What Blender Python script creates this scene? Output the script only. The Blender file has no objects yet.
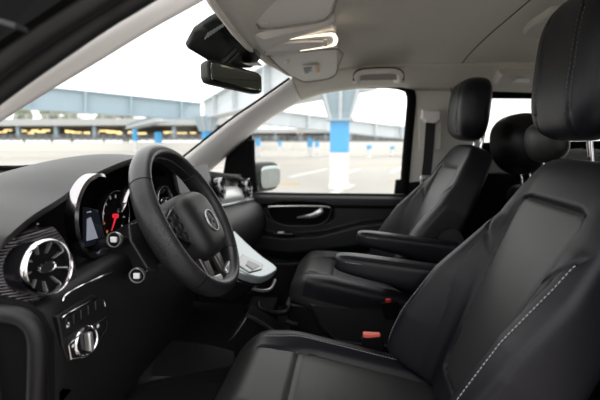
import bpy, math, random
import numpy as np
from mathutils import Vector, Matrix
random.seed(7)
C = bpy.context.scene.collection
# ------------------------------------------------------------------ camera
# world: -X is the front of the van, +Y runs from the driver's door to the passenger's door, +Z up
F, H = 440.0, 1.40
PITCH, YAW = math.atan(59/F), math.atan(47*math.cos(math.atan(59/F))/F)
FW = Vector((-math.sin(YAW)*math.cos(PITCH), math.cos(YAW)*math.cos(PITCH), -math.sin(PITCH)))
RT = Vector((math.cos(YAW), math.sin(YAW), 0))
UP = RT.cross(FW)
def ray(px, py): return FW + RT*((px-300)/F) + UP*((200-py)/F)
def at(px, py, Y):                       # point at lateral distance Y that was measured at this place of the photo
    d = ray(px, py); t = Y/d.y; return Vector((d.x*t, Y, H+d.z*t))
def atx(px, py, X):
    d = ray(px, py); t = X/d.x; return Vector((X, d.y*t, H+d.z*t))
def V3(x, y, z): return Vector((x, y, H+z))   # z measured from eye height

cam = bpy.data.cameras.new('camera'); co = bpy.data.objects.new('camera', cam); C.objects.link(co)
cam.sensor_width = 36; cam.lens = F/600*36; cam.clip_start = .02; cam.clip_end = 2000
co.matrix_world = Matrix.Translation((0, 0, H)) @ Matrix((RT, UP, -FW)).transposed().to_4x4()
cam.dof.use_dof = True; cam.dof.focus_distance = 1.08; cam.dof.aperture_fstop = 3.2
bpy.context.scene.camera = co

# ------------------------------------------------------------------ materials
def mat(name, col, rough=.5, metal=0, bump=0, bscale=200, emit=None, es=1, spec=.5, coat=0, var=0, sheen=0):
    m = bpy.data.materials.new(name); m.use_nodes = True
    nt = m.node_tree; b = nt.nodes['Principled BSDF']
    b.inputs['Base Color'].default_value = (*col, 1); b.inputs['Roughness'].default_value = rough
    b.inputs['Metallic'].default_value = metal; b.inputs['Specular IOR Level'].default_value = spec
    b.inputs['Coat Weight'].default_value = coat
    b.inputs['Sheen Weight'].default_value = sheen
    tc = nt.nodes.new('ShaderNodeTexCoord')
    if bump:
        n = nt.nodes.new('ShaderNodeTexNoise'); n.inputs['Scale'].default_value = bscale; n.inputs['Detail'].default_value = 3
        nt.links.new(tc.outputs['Object'], n.inputs['Vector'])
        bp = nt.nodes.new('ShaderNodeBump'); bp.inputs['Strength'].default_value = bump; bp.inputs['Distance'].default_value = .002
        nt.links.new(n.outputs['Fac'], bp.inputs['Height']); nt.links.new(bp.outputs['Normal'], b.inputs['Normal'])
    if var:
        n2 = nt.nodes.new('ShaderNodeTexNoise'); n2.inputs['Scale'].default_value = bscale*.06; n2.inputs['Detail'].default_value = 4
        nt.links.new(tc.outputs['Object'], n2.inputs['Vector'])
        mx = nt.nodes.new('ShaderNodeMix'); mx.data_type = 'RGBA'
        mx.inputs[6].default_value = (*[c*(1-var) for c in col], 1); mx.inputs[7].default_value = (*[min(1, c*(1+var)) for c in col], 1)
        nt.links.new(n2.outputs['Fac'], mx.inputs[0]); nt.links.new(mx.outputs[2], b.inputs['Base Color'])
    if emit:
        b.inputs['Emission Color'].default_value = (*emit, 1); b.inputs['Emission Strength'].default_value = es
    return m
def perforated():
    m = mat('perforated_leather', (.011, .0105, .0125), .38)
    nt = m.node_tree; b = nt.nodes['Principled BSDF']; tc = nt.nodes.new('ShaderNodeTexCoord')
    v = nt.nodes.new('ShaderNodeTexVoronoi'); v.inputs['Scale'].default_value = 330; v.inputs['Randomness'].default_value = .7
    r = nt.nodes.new('ShaderNodeValToRGB'); r.color_ramp.elements[0].position = .18; r.color_ramp.elements[1].position = .4
    bp = nt.nodes.new('ShaderNodeBump'); bp.inputs['Strength'].default_value = .55; bp.inputs['Distance'].default_value = .002
    nt.links.new(tc.outputs['Object'], v.inputs['Vector']); nt.links.new(v.outputs['Distance'], r.inputs['Fac'])
    nt.links.new(r.outputs['Color'], bp.inputs['Height']); nt.links.new(bp.outputs['Normal'], b.inputs['Normal'])
    return m
def ribbed():
    m = mat('ribbed_trim', (.07, .062, .066), .24, .75, coat=.25)
    nt = m.node_tree; b = nt.nodes['Principled BSDF']; tc = nt.nodes.new('ShaderNodeTexCoord')
    w = nt.nodes.new('ShaderNodeTexWave'); w.bands_direction = 'Z'; w.inputs['Scale'].default_value = 62
    bp = nt.nodes.new('ShaderNodeBump'); bp.inputs['Strength'].default_value = .6; bp.inputs['Distance'].default_value = .003
    mx = nt.nodes.new('ShaderNodeMix'); mx.data_type = 'RGBA'; mx.inputs[6].default_value = (.004, .0036, .004, 1); mx.inputs[7].default_value = (.15, .135, .145, 1)
    nt.links.new(tc.outputs['Object'], w.inputs['Vector']); nt.links.new(w.outputs['Fac'], bp.inputs['Height'])
    nt.links.new(w.outputs['Fac'], mx.inputs[0]); nt.links.new(mx.outputs[2], b.inputs['Base Color'])
    nt.links.new(bp.outputs['Normal'], b.inputs['Normal'])
    return m
def glass(name, tint, refl=.06):
    m = bpy.data.materials.new(name); m.use_nodes = True; nt = m.node_tree; nt.nodes.clear()
    o = nt.nodes.new('ShaderNodeOutputMaterial'); t = nt.nodes.new('ShaderNodeBsdfTransparent'); g = nt.nodes.new('ShaderNodeBsdfGlossy')
    t.inputs['Color'].default_value = (*tint, 1); g.inputs['Roughness'].default_value = .02
    mx = nt.nodes.new('ShaderNodeMixShader'); mx.inputs[0].default_value = refl
    nt.links.new(t.outputs[0], mx.inputs[1]); nt.links.new(g.outputs[0], mx.inputs[2]); nt.links.new(mx.outputs[0], o.inputs['Surface'])
    return m
M = dict(
    leather=mat('black_leather', (.0078, .0072, .0102), .38, spec=.28, bump=.25, bscale=420),
    insert=mat('black_leather_insert', (.025, .0248, .0252), .42, bump=.3, bscale=420),
    wheel_leather=mat('wheel_leather', (.012, .0115, .0135), .32, spec=.6, bump=.2, bscale=500),
    perf=perforated(),
    hub=mat('hub_plastic', (.010, .0098, .011), .42, bump=.3, bscale=700),
    dash=mat('dash_soft_plastic', (.0085, .0083, .009), .5, bump=.35, bscale=600),
    plastic=mat('black_plastic', (.0035, .0035, .004), .5, bump=.2, bscale=500),
    door=mat('door_plastic', (.0045, .005, .006), .45, spec=.36, bump=.2, bscale=500),
    matte=mat('matte_black', (.003, .003, .0032), .85, spec=.12),
    gloss=mat('gloss_black', (.008, .008, .01), .12, coat=.3),
    rubber=mat('seal_rubber', (.010, .009, .010), .5),
    gchrome=mat('gauge_chrome', (.40, .38, .40), .16, 1),
    chrome=mat('chrome', (.82, .8, .82), .12, 1),
    satin=mat('satin_silver', (.62, .63, .64), .3, .85),
    silverp=mat('silver_plastic', (.38, .415, .43), .28, .55),
    trimp=mat('pale_trim', (.78, .80, .79), .3, .3),
    dash_shaded=mat('shaded_dash_plastic', (.0052, .005, .0056), .5, bump=.3, bscale=600, spec=.36),  # dash plastic again, darkened to put the low cabin's shade into the colour
    spokem=mat('spoke_grey', (.09, .085, .085), .3, .8),
    fence=mat('fence_grey', (.17, .18, .18), .7),
    seam=mat('edge_shade_seam', (.38, .35, .33), .8),
    dkchrome=mat('dark_chrome', (.24, .24, .25), .25, .9),
    ribbed=ribbed(),
    headliner=mat('headliner_fabric', (.78, .745, .68), .95, bump=.3, bscale=900, var=.05),
    pillar=mat('pillar_trim', (.86, .825, .82), .6, bump=.15, bscale=800),
    bpillar=mat('pillar_fabric', (.70, .67, .62), .8, bump=.2, bscale=800),
    visor=mat('visor_vinyl', (.90, .85, .82), .55, bump=.2, bscale=700),
    console=mat('console_plastic', (.86, .815, .78), .7),
    carpet=mat('carpet', (.006, .0056, .006), .95, bump=1, bscale=900),
    webbing=mat('seat_belt_webbing', (.012, .012, .013), .7, bump=.5, bscale=900),
    red=mat('red_button', (.55, .03, .02), .4),
    salmon=mat('buckle_button', (.75, .14, .10), .4),
    lamp=mat('lamp_lens_lit', (.9, .88, .8), .3, emit=(1, .86, .66), es=1.6),
    lens=mat('lamp_lens', (.75, .72, .66), .25),
    mirror=mat('mirror_glass', (.26, .28, .255), .02, 1),
    mirror2=mat('side_mirror_glass', (.36, .40, .40), .02, 1),
    sticker=mat('sticker_paper', (.86, .85, .83), .6),
    ink=mat('grey_ink', (.45, .43, .42), .7),
    white=mat('white_mark', (.8, .8, .8), .5),
    orange=mat('orange_mark', (.85, .35, .05), .5),
    stitch=mat('white_thread', (.30, .29, .31), .8),
    dstitch=mat('grey_thread', (.07, .07, .075), .8),
    needle=mat('red_needle', (.5, .01, .02), .4, emit=(1, .03, .06), es=.55),
    tick=mat('dial_mark', (.4, .38, .38), .5, emit=(.8, .75, .8), es=.12),
    tickr=mat('dial_mark_orange', (.5, .1, .02), .5, emit=(1, .25, .03), es=.35),
    screen=mat('cluster_screen', (.006, .008, .014), .15, emit=(.16, .20, .30), es=.025),
    screenlit=mat('cluster_screen_lit', (.1, .1, .12), .15, emit=(.5, .53, .62), es=.36),
    tablet=mat('tablet_glass', (.012, .013, .015), .22, spec=.25),
    paint=mat('dark_paint', (.006, .010, .0105), .35, spec=.25),
    glass=glass('clear_glass', (.95, .97, .96), .035),
    glassr=glass('tinted_rear_glass', (.78, .80, .80), .05),
    asphalt=mat('pale_asphalt', (.385, .368, .338), .9, bump=.3, bscale=6, var=.10),
    line=mat('parking_line', (.66, .645, .61), .8),
    yline=mat('yellow_parking_line', (.47, .33, .16), .8),
    steel=mat('blue_grey_steel', (.33, .42, .48), .55, var=.06, bscale=40),  # lightened: distance haze is put into the colour
    steell=mat('pale_steel', (.52, .56, .585), .55, var=.05, bscale=40),  # also lightened in place of haze
    conc=mat('pale_concrete', (.45, .455, .455), .85, var=.08, bscale=40),
    wcol=mat('white_column_paint', (.64, .63, .62), .7),
    bcol=mat('blue_column_paint', (.06, .34, .66), .6),
    deckdark=mat('undercroft_dark', (.13, .135, .135), .8),  # kept lighter than black, with haze mixed into the colour
    warm=mat('warm_lamp', (1, .8, .4), .4, emit=(1, .74, .34), es=1.6),
    leaf=mat('leaf_green', (.20, .23, .15), .9, var=.3, bscale=60),
    wcar=mat('white_paint', (.8, .8, .8), .3),
)
# ------------------------------------------------------------------ mesh helpers
def wloc(o):
    l = Vector((0, 0, 0))
    while o is not None: l += o.location; o = o.parent
    return l
class MB:
    def __init__(s): s.v = []; s.f = []
    def add(s, vs, fs):
        n = len(s.v); s.v += [Vector(p) for p in vs]; s.f += [tuple(i+n for i in f) for f in fs]; return s
    def box(s, c, size, ax=None):
        c = Vector(c); ax = ax or (Vector((1,0,0)), Vector((0,1,0)), Vector((0,0,1)))
        h = [ax[i]*(size[i]/2) for i in range(3)]
        vs = [c+h[0]*a+h[1]*b+h[2]*d for a in (-1,1) for b in (-1,1) for d in (-1,1)]
        return s.add(vs, [(0,1,3,2),(4,6,7,5),(0,4,5,1),(2,3,7,6),(0,2,6,4),(1,5,7,3)])
    def hull8(s, bottom, top):              # two matching polygons joined into a solid
        n = len(bottom)
        return s.add(list(bottom)+list(top), [tuple(range(n))[::-1], tuple(range(n, 2*n))]+[(i, (i+1) % n, n+(i+1) % n, n+i) for i in range(n)])
    def rings(s, rings, closed=True, cap=True):
        n = len(rings[0]); vs = [p for r in rings for p in r]; fs = []
        for i in range(len(rings)-1):
            for j in range(n if closed else n-1):
                k = (j+1) % n; fs.append((i*n+j, i*n+k, (i+1)*n+k, (i+1)*n+j))
        if cap and closed:
            fs.append(tuple(range(n))[::-1]); fs.append(tuple((len(rings)-1)*n+j for j in range(n)))
        return s.add(vs, fs)
    def tube(s, pts, r, n=10, flat=1.0, upv=None, cap=True):
        pts = [Vector(p) for p in pts]; R = []
        prev = None
        for i, p in enumerate(pts):
            t = (pts[min(i+1, len(pts)-1)]-pts[max(i-1, 0)]).normalized()
            u = Vector(upv) if upv is not None else (prev if prev is not None else (Vector((0,0,1)) if abs(t.z) < .9 else Vector((1,0,0))))
            a = (u - t*u.dot(t)).normalized(); b = t.cross(a); prev = a
            rr = r[i] if isinstance(r, (list, tuple)) else r
            R.append([p+a*(rr*math.cos(q*2*math.pi/n))+b*(rr*flat*math.sin(q*2*math.pi/n)) for q in range(n)])
        return s.rings(R, cap=cap)
    def lathe(s, c, axis, prof, n=32, x=None, sx=1.0):    # prof: (radius, height along axis)
        c = Vector(c); axis = Vector(axis).normalized()
        a = Vector(x) if x is not None else (Vector((0,0,1)) if abs(axis.z) < .9 else Vector((1,0,0)))
        a = (a-axis*a.dot(axis)).normalized(); b = axis.cross(a)
        R = [[c+axis*h+a*(r*math.cos(q*2*math.pi/n))+b*(r*sx*math.sin(q*2*math.pi/n)) for q in range(n)] for r, h in prof]
        return s.rings(R, cap=False)
    def disc(s, c, axis, r, n=32, x=None, sx=1.0):
        c = Vector(c); axis = Vector(axis).normalized()
        a = Vector(x) if x is not None else (Vector((0,0,1)) if abs(axis.z) < .9 else Vector((1,0,0)))
        a = (a-axis*a.dot(axis)).normalized(); b = axis.cross(a)
        return s.add([c+a*(r*math.cos(q*2*math.pi/n))+b*(r*sx*math.sin(q*2*math.pi/n)) for q in range(n)], [tuple(range(n))])
    def grid(s, rows):
        n = len(rows[0]); return s.add([p for r in rows for p in r], [(i*n+j, i*n+j+1, (i+1)*n+j+1, (i+1)*n+j) for i in range(len(rows)-1) for j in range(n-1)])
    def build(s, name, m, parent=None, smooth=True, bevel=0, solid=0, subs=0, kind=None, ang=40):
        o = link(name, s.v, s.f, m, parent, smooth, ang)
        if solid:
            md = o.modifiers.new('s', 'SOLIDIFY'); md.thickness = solid; md.offset = 0
        if bevel:
            md = o.modifiers.new('b', 'BEVEL'); md.width = bevel; md.segments = 3; md.limit_method = 'ANGLE'; md.angle_limit = .6
        if subs:
            md = o.modifiers.new('u', 'SUBSURF'); md.levels = subs; md.render_levels = subs
        if kind: o['kind'] = kind
        return o
def link(name, vs, fs, m, parent=None, smooth=True, ang=40):
    me = bpy.data.meshes.new(name); off = wloc(parent)
    if isinstance(vs, np.ndarray): vs = vs - np.array(off)
    else: vs = [Vector(v)-off for v in vs]
    me.from_pydata([tuple(v) for v in vs], [], [tuple(f) for f in fs]); me.validate(); 
    me.materials.append(m)
    import bmesh
    bm = bmesh.new(); bm.from_mesh(me); bmesh.ops.recalc_face_normals(bm, faces=bm.faces); bm.to_mesh(me); bm.free()
    if smooth:
        me.polygons.foreach_set('use_smooth', [True]*len(me.polygons)); me.set_sharp_from_angle(angle=math.radians(ang))
    o = bpy.data.objects.new(name, me); C.objects.link(o)
    if parent: o.parent = parent
    return o
def thing(name, label, cat, loc, group=None):
    o = bpy.data.objects.new(name, None); C.objects.link(o); o.location = loc; o.empty_display_size = .05
    tag(o, label, cat, group); return o
def tag(o, label, cat, group=None):
    o['label'] = label; o['category'] = cat
    if group: o['group'] = group
    return o
def struct(o): o['kind'] = 'structure'; return o
def sroot(name, loc):
    o = bpy.data.objects.new(name, None); C.objects.link(o); o.location = loc; return struct(o)
def lerp(a, b, t): return a+(b-a)*t
def sm(t): t = max(0., min(1., t)); return t*t*(3-2*t)
def spline(pts, n):                        # Catmull-Rom through points
    pts = [Vector(p) for p in pts]; out = []
    for i in range(len(pts)-1):
        p0, p1, p2, p3 = pts[max(i-1, 0)], pts[i], pts[i+1], pts[min(i+2, len(pts)-1)]
        for k in range(n):
            t = k/n; out.append(.5*((2*p1)+(p2-p0)*t+(2*p0-5*p1+4*p2-p3)*t*t+(3*p1-p0-3*p2+p3)*t**3))
    return out+[pts[-1]]
def interp(x, table):
    xs = [a for a, b in table]; ys = [b for a, b in table]; return float(np.interp(x, xs, ys))
def dashes(pts, m, parent, name='stitching', seg=.0055, gap=.0035, r=.0011):
    pts = [Vector(p) for p in pts]; L = [0]
    for a, b in zip(pts, pts[1:]): L.append(L[-1]+(b-a).length)
    def pos(d):
        for i in range(len(L)-1):
            if d <= L[i+1]: return pts[i].lerp(pts[i+1], (d-L[i])/max(1e-9, L[i+1]-L[i]))
        return pts[-1]
    mb = MB(); d = 0
    while d+seg < L[-1]:
        mb.tube([pos(d), pos(d+seg)], r, 5); d += seg+gap
    return mb.build(name, m, parent)

class Slab:
    """rounded upholstered block: superelliptic in both directions with a relief on its front"""
    def __init__(s, O, A, L, N, V, W, T, e1=.35, e2=.3, wf=None, relief=None, curve=None, tb=None, tf=None):
        s.O, s.A, s.L, s.N = Vector(O), Vector(A).normalized(), Vector(L).normalized(), Vector(N).normalized()
        s.V, s.W, s.T, s.e1, s.e2 = V, W, T, e1, e2; s.wf = wf or (lambda ev: 1.0); s.relief = relief; s.curve = curve or (lambda v: 0); s.tb = tb or T; s.tf = tf or (lambda ev: (1, 1))
    def p(s, ev, ee, cw, cn):
        w = s.W*s.wf(ev)*cw*ee; v = s.V*ev; n = (s.T*s.tf(ev)[0] if cn > 0 else s.tb*s.tf(ev)[1])*cn*ee + s.curve(v)
        if s.relief and cn > 0: n += s.relief(v, w)*sm(cn*ee*2.2)
        return s.O+s.A*v+s.L*w+s.N*n, v, w
    def surf(s, v, w, lift=0.0):
        ev = v/s.V; ee = max(1e-4, 1-abs(ev)**(2/s.e2))**(s.e2/2)
        cw = max(-1, min(1, w/(s.W*s.wf(ev)*ee))); cn = max(1e-4, 1-abs(cw)**(2/s.e1))**(s.e1/2)
        return s.p(ev, ee, cw, cn)[0]+s.N*lift
    @staticmethod
    def _curve(e, a, b, lo, hi, n):
        ph = np.linspace(lo, hi, 2000); c, sn = np.cos(ph), np.sin(ph)
        x = np.sign(c)*np.abs(c)**e; y = np.sign(sn)*np.abs(sn)**e
        L = np.concatenate([[0], np.cumsum(np.hypot(np.diff(x*a), np.diff(y*b)))])
        q = np.linspace(0, L[-1], n); return np.interp(q, L, x), np.interp(q, L, y)
    def build(s, nt, ns, parts, parent):
        """parts: function (v, w, front) -> key; returns dict key -> (verts, faces)"""
        ee, ev = s._curve(s.e2, s.W, s.V, -math.pi/2, math.pi/2, nt)
        cw, cn = s._curve(s.e1, s.W, s.T, 0, 2*math.pi, ns+1); cw, cn = cw[:-1], cn[:-1]
        P = []; K = []
        for i in range(nt):
            for j in range(ns):
                q, v, w = s.p(ev[i], max(ee[i], 1e-3), cw[j], cn[j]); P.append(q); K.append((v, w, cn[j]*ee[i] > .05))
        G = {}
        for i in range(nt-1):
            for j in range(ns):
                k = (j+1) % ns; f = (i*ns+j, i*ns+k, (i+1)*ns+k, (i+1)*ns+j)
                v = sum(K[t][0] for t in f)/4; w = sum(K[t][1] for t in f)/4
                G.setdefault(parts(v, w, K[f[0]][2]) if parts else 'all', []).append(f)
        lo = tuple(range(ns))[::-1]; hi = tuple((nt-1)*ns+j for j in range(ns))
        G.setdefault(parts(-s.V, 0, False) if parts else 'all', []).extend([lo, hi])
        out = {}
        for key, fs in G.items():
            ids = sorted({i for f in fs for i in f}); mp = {a: b for b, a in enumerate(ids)}
            out[key] = ([P[i] for i in ids], [tuple(mp[i] for i in f) for f in fs])
        return out
def pillow(name, O, A, L, N, V, W, T, m, parent=None, e1=.4, e2=.4, nt=24, ns=40, **k):
    g = Slab(O, A, L, N, V, W, T, e1, e2, **k).build(nt, ns, None, parent)['all']
    return link(name, g[0], g[1], m, parent, True, 60)
X_, Y_, Z_ = Vector((1,0,0)), Vector((0,1,0)), Vector((0,0,1))

#SECTIONS
# ------------------------------------------------------------------ sky light
w = bpy.data.worlds.new('sky'); bpy.context.scene.world = w; w.use_nodes = True
nt = w.node_tree; bg = nt.nodes['Background']
tc = nt.nodes.new('ShaderNodeTexCoord'); sx = nt.nodes.new('ShaderNodeSeparateXYZ'); rp = nt.nodes.new('ShaderNodeValToRGB')
rp.color_ramp.elements[0].position = 0.0; rp.color_ramp.elements[0].color = (.86, .85, .835, 1)
rp.color_ramp.elements[1].position = .6; rp.color_ramp.elements[1].color = (1, .99, .98, 1)
nt.links.new(tc.outputs['Generated'], sx.inputs[0]); nt.links.new(sx.outputs['Z'], rp.inputs['Fac']); nt.links.new(rp.outputs['Color'], bg.inputs['Color'])
bg.inputs['Strength'].default_value = 2.35
vs = bpy.context.scene.view_settings; vs.view_transform = 'Standard'; vs.look = 'None'; vs.exposure = 0.18; vs.gamma = 1
bpy.context.scene.display_settings.display_device = 'sRGB'; vs.use_curve_mapping = False
bpy.context.scene.cycles.max_bounces = 10; bpy.context.scene.cycles.transparent_max_bounces = 16
# ------------------------------------------------------------------ car park outside
g = MB().add([(-250,-60,0),(250,-60,0),(250,300,0),(-250,300,0)], [(0,1,2,3)]).build('ground', M['asphalt'], smooth=False); struct(g)
def gline(name, m, a, b, wd):
    a, b = Vector(a), Vector(b); t = (b-a).normalized(); n = Vector((-t.y, t.x, 0))*wd/2; z = Vector((0,0,.006))
    bt = [a-n, b-n, b+n, a+n]
    o = MB().hull8(bt, [p+z for p in bt]).build(name, m, g, smooth=False); return o
for k, (X, Yy) in enumerate([(-2.2, 17), (-.6, 17), (-7, 17), (-6, 9), (-3.5, 9), (-1, 9), (1.5, 9), (4, 9), (-14, 20), (-11, 20), (-8, 20), (-5, 20), (2, 20), (5, 20), (8, 20), (-20, 34), (-30, 30), (-36, 34), (-2, 34), (6, 34), (12, 34)]):
    gline('parking_line', M['line'], (X, Yy, 0), (X+1.2, Yy+5.2, 0), .22)
for (a, b) in [((-10, 13.4, 0), (-1.5, 14.4, 0)), ((1.5, 15.6, 0), (9, 16.6, 0)), ((-5, 26, 0), (9, 27, 0)), ((-52, 36, 0), (-18, 33, 0)), ((-2.3, 9.6, 0), (-.9, 9.7, 0)), ((-60, 52, 0), (20, 47, 0))]:
    gline('yellow_bay_line', M['yline'], a, b, .55 if a[1] > 12 else .6)

def column(px, base, joint, top, wpx, label, grp, cap=0):
    D = H*F/(base-141.0); b = at(px, base, D); b.z = 0; wd = wpx/F*D/2
    zj, zt = H+(141-joint)/F*D, H+(141-top)/F*D
    t = thing('concrete_column', label, 'column', b, grp)
    def shaft(z0, z1, e=1): return MB().tube([b+Z_*z0, b+Z_*z1], wd*e, 20)
    shaft(0, zj).build('column_shaft', M['wcol'], t); shaft(zj, zt, 1.01).build('blue_band', M['bcol'], t)
    MB().box(b+Z_*.08, (wd*2.15, wd*2.15, .16)).build('column_base', M['wcol'], t, bevel=.02)
    if cap:
        z1 = zt+cap; q0, q1 = wd*1.15, wd*2.5
        bt = [b+Vector((sx*q0, sy*q0, zt)) for sx, sy in ((-1,-1),(1,-1),(1,1),(-1,1))]
        tp = [b+Vector((sx*q1, sy*q1, z1)) for sx, sy in ((-1,-1),(1,-1),(1,1),(-1,1))]
        MB().hull8(bt, tp).build('flared_head', M['steel'], t, smooth=False)
        for e in (-.42, .0, .42):
            q = [b+Vector((e*q0*2-.02, -q0-.01, zt)), b+Vector((e*q0*2+.06, -q0-.01, zt)), b+Vector((e*q1*2+.08, -q1-.01, z1)), b+Vector((e*q1*2-.03, -q1-.01, z1))]
            MB().hull8(q, [p+Vector((0, -.08, 0)) for p in q]).build('stiffener_plate', M['steell'], t, smooth=False)
        MB().box(b+Z_*(zt+.02), (q0*2.4, q0*2.4, .08)).build('bearing_plate', M['steel'], t)
    return t
column(339, 189, 152, 121, 19, 'large blue and white column seen through the side window, under a flared steel head', None, 1.25)
G = 'blue and white columns far across the car park'
for a in [(258, 156, 146, 138, 5, 'small far column just above the door mirror'),
          (280, 153, 146, 141, 3.5, 'thin far column midway between door mirror and large column'),
          (310, 157, 147, 138, 5.5, 'far column left of the large column, the taller of two side by side'),
          (317, 154, 147, 141, 4, 'far column left of the large column, the shorter of two side by side'),
          (369, 158, 149, 145, 5, 'far column right of the large column, in the middle of the side window'),
          (392, 156, 149, 146, 4, 'far column nearest the rear edge of the side window'),
          (125, 151, 140, 131, 3.5, 'far column seen through the windscreen, furthest from the pillar'),
          (136, 153, 141, 129, 5, 'far column seen through the windscreen beside the wheel rim'),
          (159, 156, 143, 132, 7, 'far column rising behind the top of the wheel rim')]:
    column(*a, G)
column(207, 158, 140, 131, 9, 'far column with flared head against the passenger windscreen pillar', G, 1.2)

def girder(name, label, a, b, depth, m, stiff=(), grp=None):
    """a, b: (px, ytop, ybottom, distance) of both ends"""
    t = thing(name, label, 'girder', at(a[0], a[2], a[3]), grp)
    A1, A0, B1, B0 = at(a[0], a[1], a[3]), at(a[0], a[2], a[3]), at(b[0], b[1], b[3]), at(b[0], b[2], b[3])
    n = (B0-A0); n.z = 0; n = Vector((-n.y, n.x, 0)).normalized()*depth
    if n.y < 0: n = -n
    MB().hull8([A0, B0, B0+n, A0+n], [A1, B1, B1+n, A1+n]).build('web', m, t, smooth=False)
    k = n*.35; f = Vector((0, 0, (A1-A0).z*.05))
    MB().hull8([A1-k, B1-k, B1+n+k, A1+n+k], [A1-k+f, B1-k+f, B1+n+k+f, A1+n+k+f]).build('top_flange', m, t, smooth=False)
    MB().hull8([A0-k-f, B0-k-f, B0+n+k-f, A0+n+k-f], [A0-k, B0-k, B0+n+k, A0+n+k]).build('bottom_flange', m, t, smooth=False)
    d = (B0-A0).normalized()*.18
    for s in stiff:
        p0, p1 = A0.lerp(B0, s), A1.lerp(B1, s)
        MB().hull8([p0-k, p0-k+d, p0+d, p0], [p1-k, p1-k+d, p1+d, p1]).build('stiffener_plate', m, t, smooth=False)
    return t
girder('steel_girder', 'long blue grey steel girder crossing the windscreen view', (-70, 76, 102, 30), (201, 104, 119, 42), .9, M['steel'], (.3, .5, .68, .9))
girder('steel_girder', 'pale steel girder slanting down behind the rear view mirror', (340, 28, 86, 13.2), (204, 103, 118, 39.5), .9, M['steell'], (.25, .5, .75))
girder('steel_girder', 'steel girder running across the passenger side window', (240, 107, 121, 34), (432, 131, 141, 44), .8, M['steell'], (.3, .45, .65, .8, .93))
girder('steel_girder', 'low pale canopy beam beyond the steering wheel rim', (126, 125, 129, 55), (159, 115, 121, 49), 1.0, M['steell'])
girder('steel_girder', 'low pale canopy beam reaching to the flared column', (163, 115, 121, 47), (215, 118, 122, 52), 1.0, M['steell'])

def deck(label, xa, xb, D, ys, lamps, rnd):
    """ys: parapet top, slab top, slab bottom, undercroft bottom"""
    rnd = random.Random(rnd)
    t = thing('parking_deck', label, 'building', at((xa+xb)/2, 151, D)*1.0); t.location.z = 0
    L, R = at(xa, 141, D).x, at(xb, 141, D).x; z = [H+(141-y)/F*D for y in ys]; cx, wd = (L+R)/2, R-L
    MB().box((cx, D+4, (z[1]+z[2])/2), (wd, 9, z[1]-z[2])).build('deck_slab', M['conc'], t, smooth=False)
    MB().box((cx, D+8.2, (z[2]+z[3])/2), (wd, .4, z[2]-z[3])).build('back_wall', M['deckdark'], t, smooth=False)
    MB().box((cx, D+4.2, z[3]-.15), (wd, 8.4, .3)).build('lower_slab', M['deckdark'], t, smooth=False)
    n = int(wd/1.6); rail = MB()
    for k in range(n): rail.box((L+(k+.5)*wd/n, D, (z[0]+z[1])/2), (.12, .08, z[0]-z[1]))
    rail.box((cx, D, z[0]), (wd, .12, .12)).box((cx, D, (z[0]+z[1])/2), (wd, .1, .08))
    rail.build('parapet_railing', M['conc'], t, smooth=False)
    for k in range(9):
        MB().box((L+(k+.5)*wd/9, D+.5, (z[2]+z[3])/2), (.5, .5, z[2]-z[3])).build('deck_post', M['steel'], t, smooth=False)
    for px in lamps:
        q = at(px, 132+rnd.uniform(-1.8, 1.5), D+6); MB().box(q, (rnd.uniform(.5, 1.5), .3, rnd.uniform(.18, .32))).build('warm_lamp', M['warm'], t, bevel=.08)
    fn = MB(); zb = H+(141-141)/F*D
    for k in range(int(wd/1.0)): fn.box((L+(k+.5)*1.0, D-3, zb+.40), (.22, .08, .8))
    for q in (.1, .45, .78): fn.box((cx, D-3, zb+q), (wd, .1, .12))
    fn.build('ground_fence', M['fence'], t, smooth=False)
    MB().box((cx, D-3, zb/2-.06), (wd, .5, zb-.12)).build('low_wall', M['line'], t, smooth=False)
deck('long parking deck with warm lights under it beyond the windscreen', -110, 235, 58, (113, 118, 125, 137),
     [-20, 3, 8, 22, 31, 35, 41, 46, 67, 70, 77, 87, 97, 104, 109, 112, 116, 121, 130, 142, 166, 171, 182, 193], 3)
deck('pale parking deck behind the passenger side window', 238, 470, 75, (126, 129, 133, 140), [260, 300, 352, 380], 5)

def tree(px, ytop, D, wpx, label):
    rnd = random.Random(px); r = wpx/F*D/2; zt = H+(141-ytop)/F*D; b = at(px, 141, D); b.z = 0
    t = thing('tree', label, 'tree', b, 'trees behind the parking deck')
    MB().tube([b, b+Z_*(zt-r)], .25, 8).build('trunk', M['carpet'], t)
    mb = MB()
    for k in range(14):
        c = b+Vector((rnd.uniform(-.7, .7)*r, rnd.uniform(-.5, .5)*r, zt-r*.8+rnd.uniform(-.7, .5)*r)); rr = r*rnd.uniform(.25, .45)
        mb.lathe(c, Z_, [(0.01, -rr)]+[(rr*math.cos(a)*rnd.uniform(.85, 1.1), rr*math.sin(a)) for a in (-1, -.5, 0, .5, 1)]+[(.01, rr)], 9)
    mb.build('crown', M['leaf'], t)
for px, yt, wp in [(52, 104, 26), (72, 107, 24), (104, 108, 26), (128, 109, 22), (24, 106, 24)]:
    tree(px, yt, 84, wp, {52: 'tallest pale tree above the parking deck', 72: 'tree above the deck left of the girder joint', 104: 'tree below the girder joint above the deck', 128: 'small tree above the deck before the canopy beam', 24: 'tree above the deck beside the near windscreen pillar'}[px])
for px, yt, wp in [(385, 134, 30), (408, 136, 24), (300, 138, 22)]:
    tree(px, yt, 90, wp, {385: 'tree in the rear half of the side window under the girder', 408: 'tree at the rear edge of the side window', 300: 'low tree left of the large column'}[px])
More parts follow.
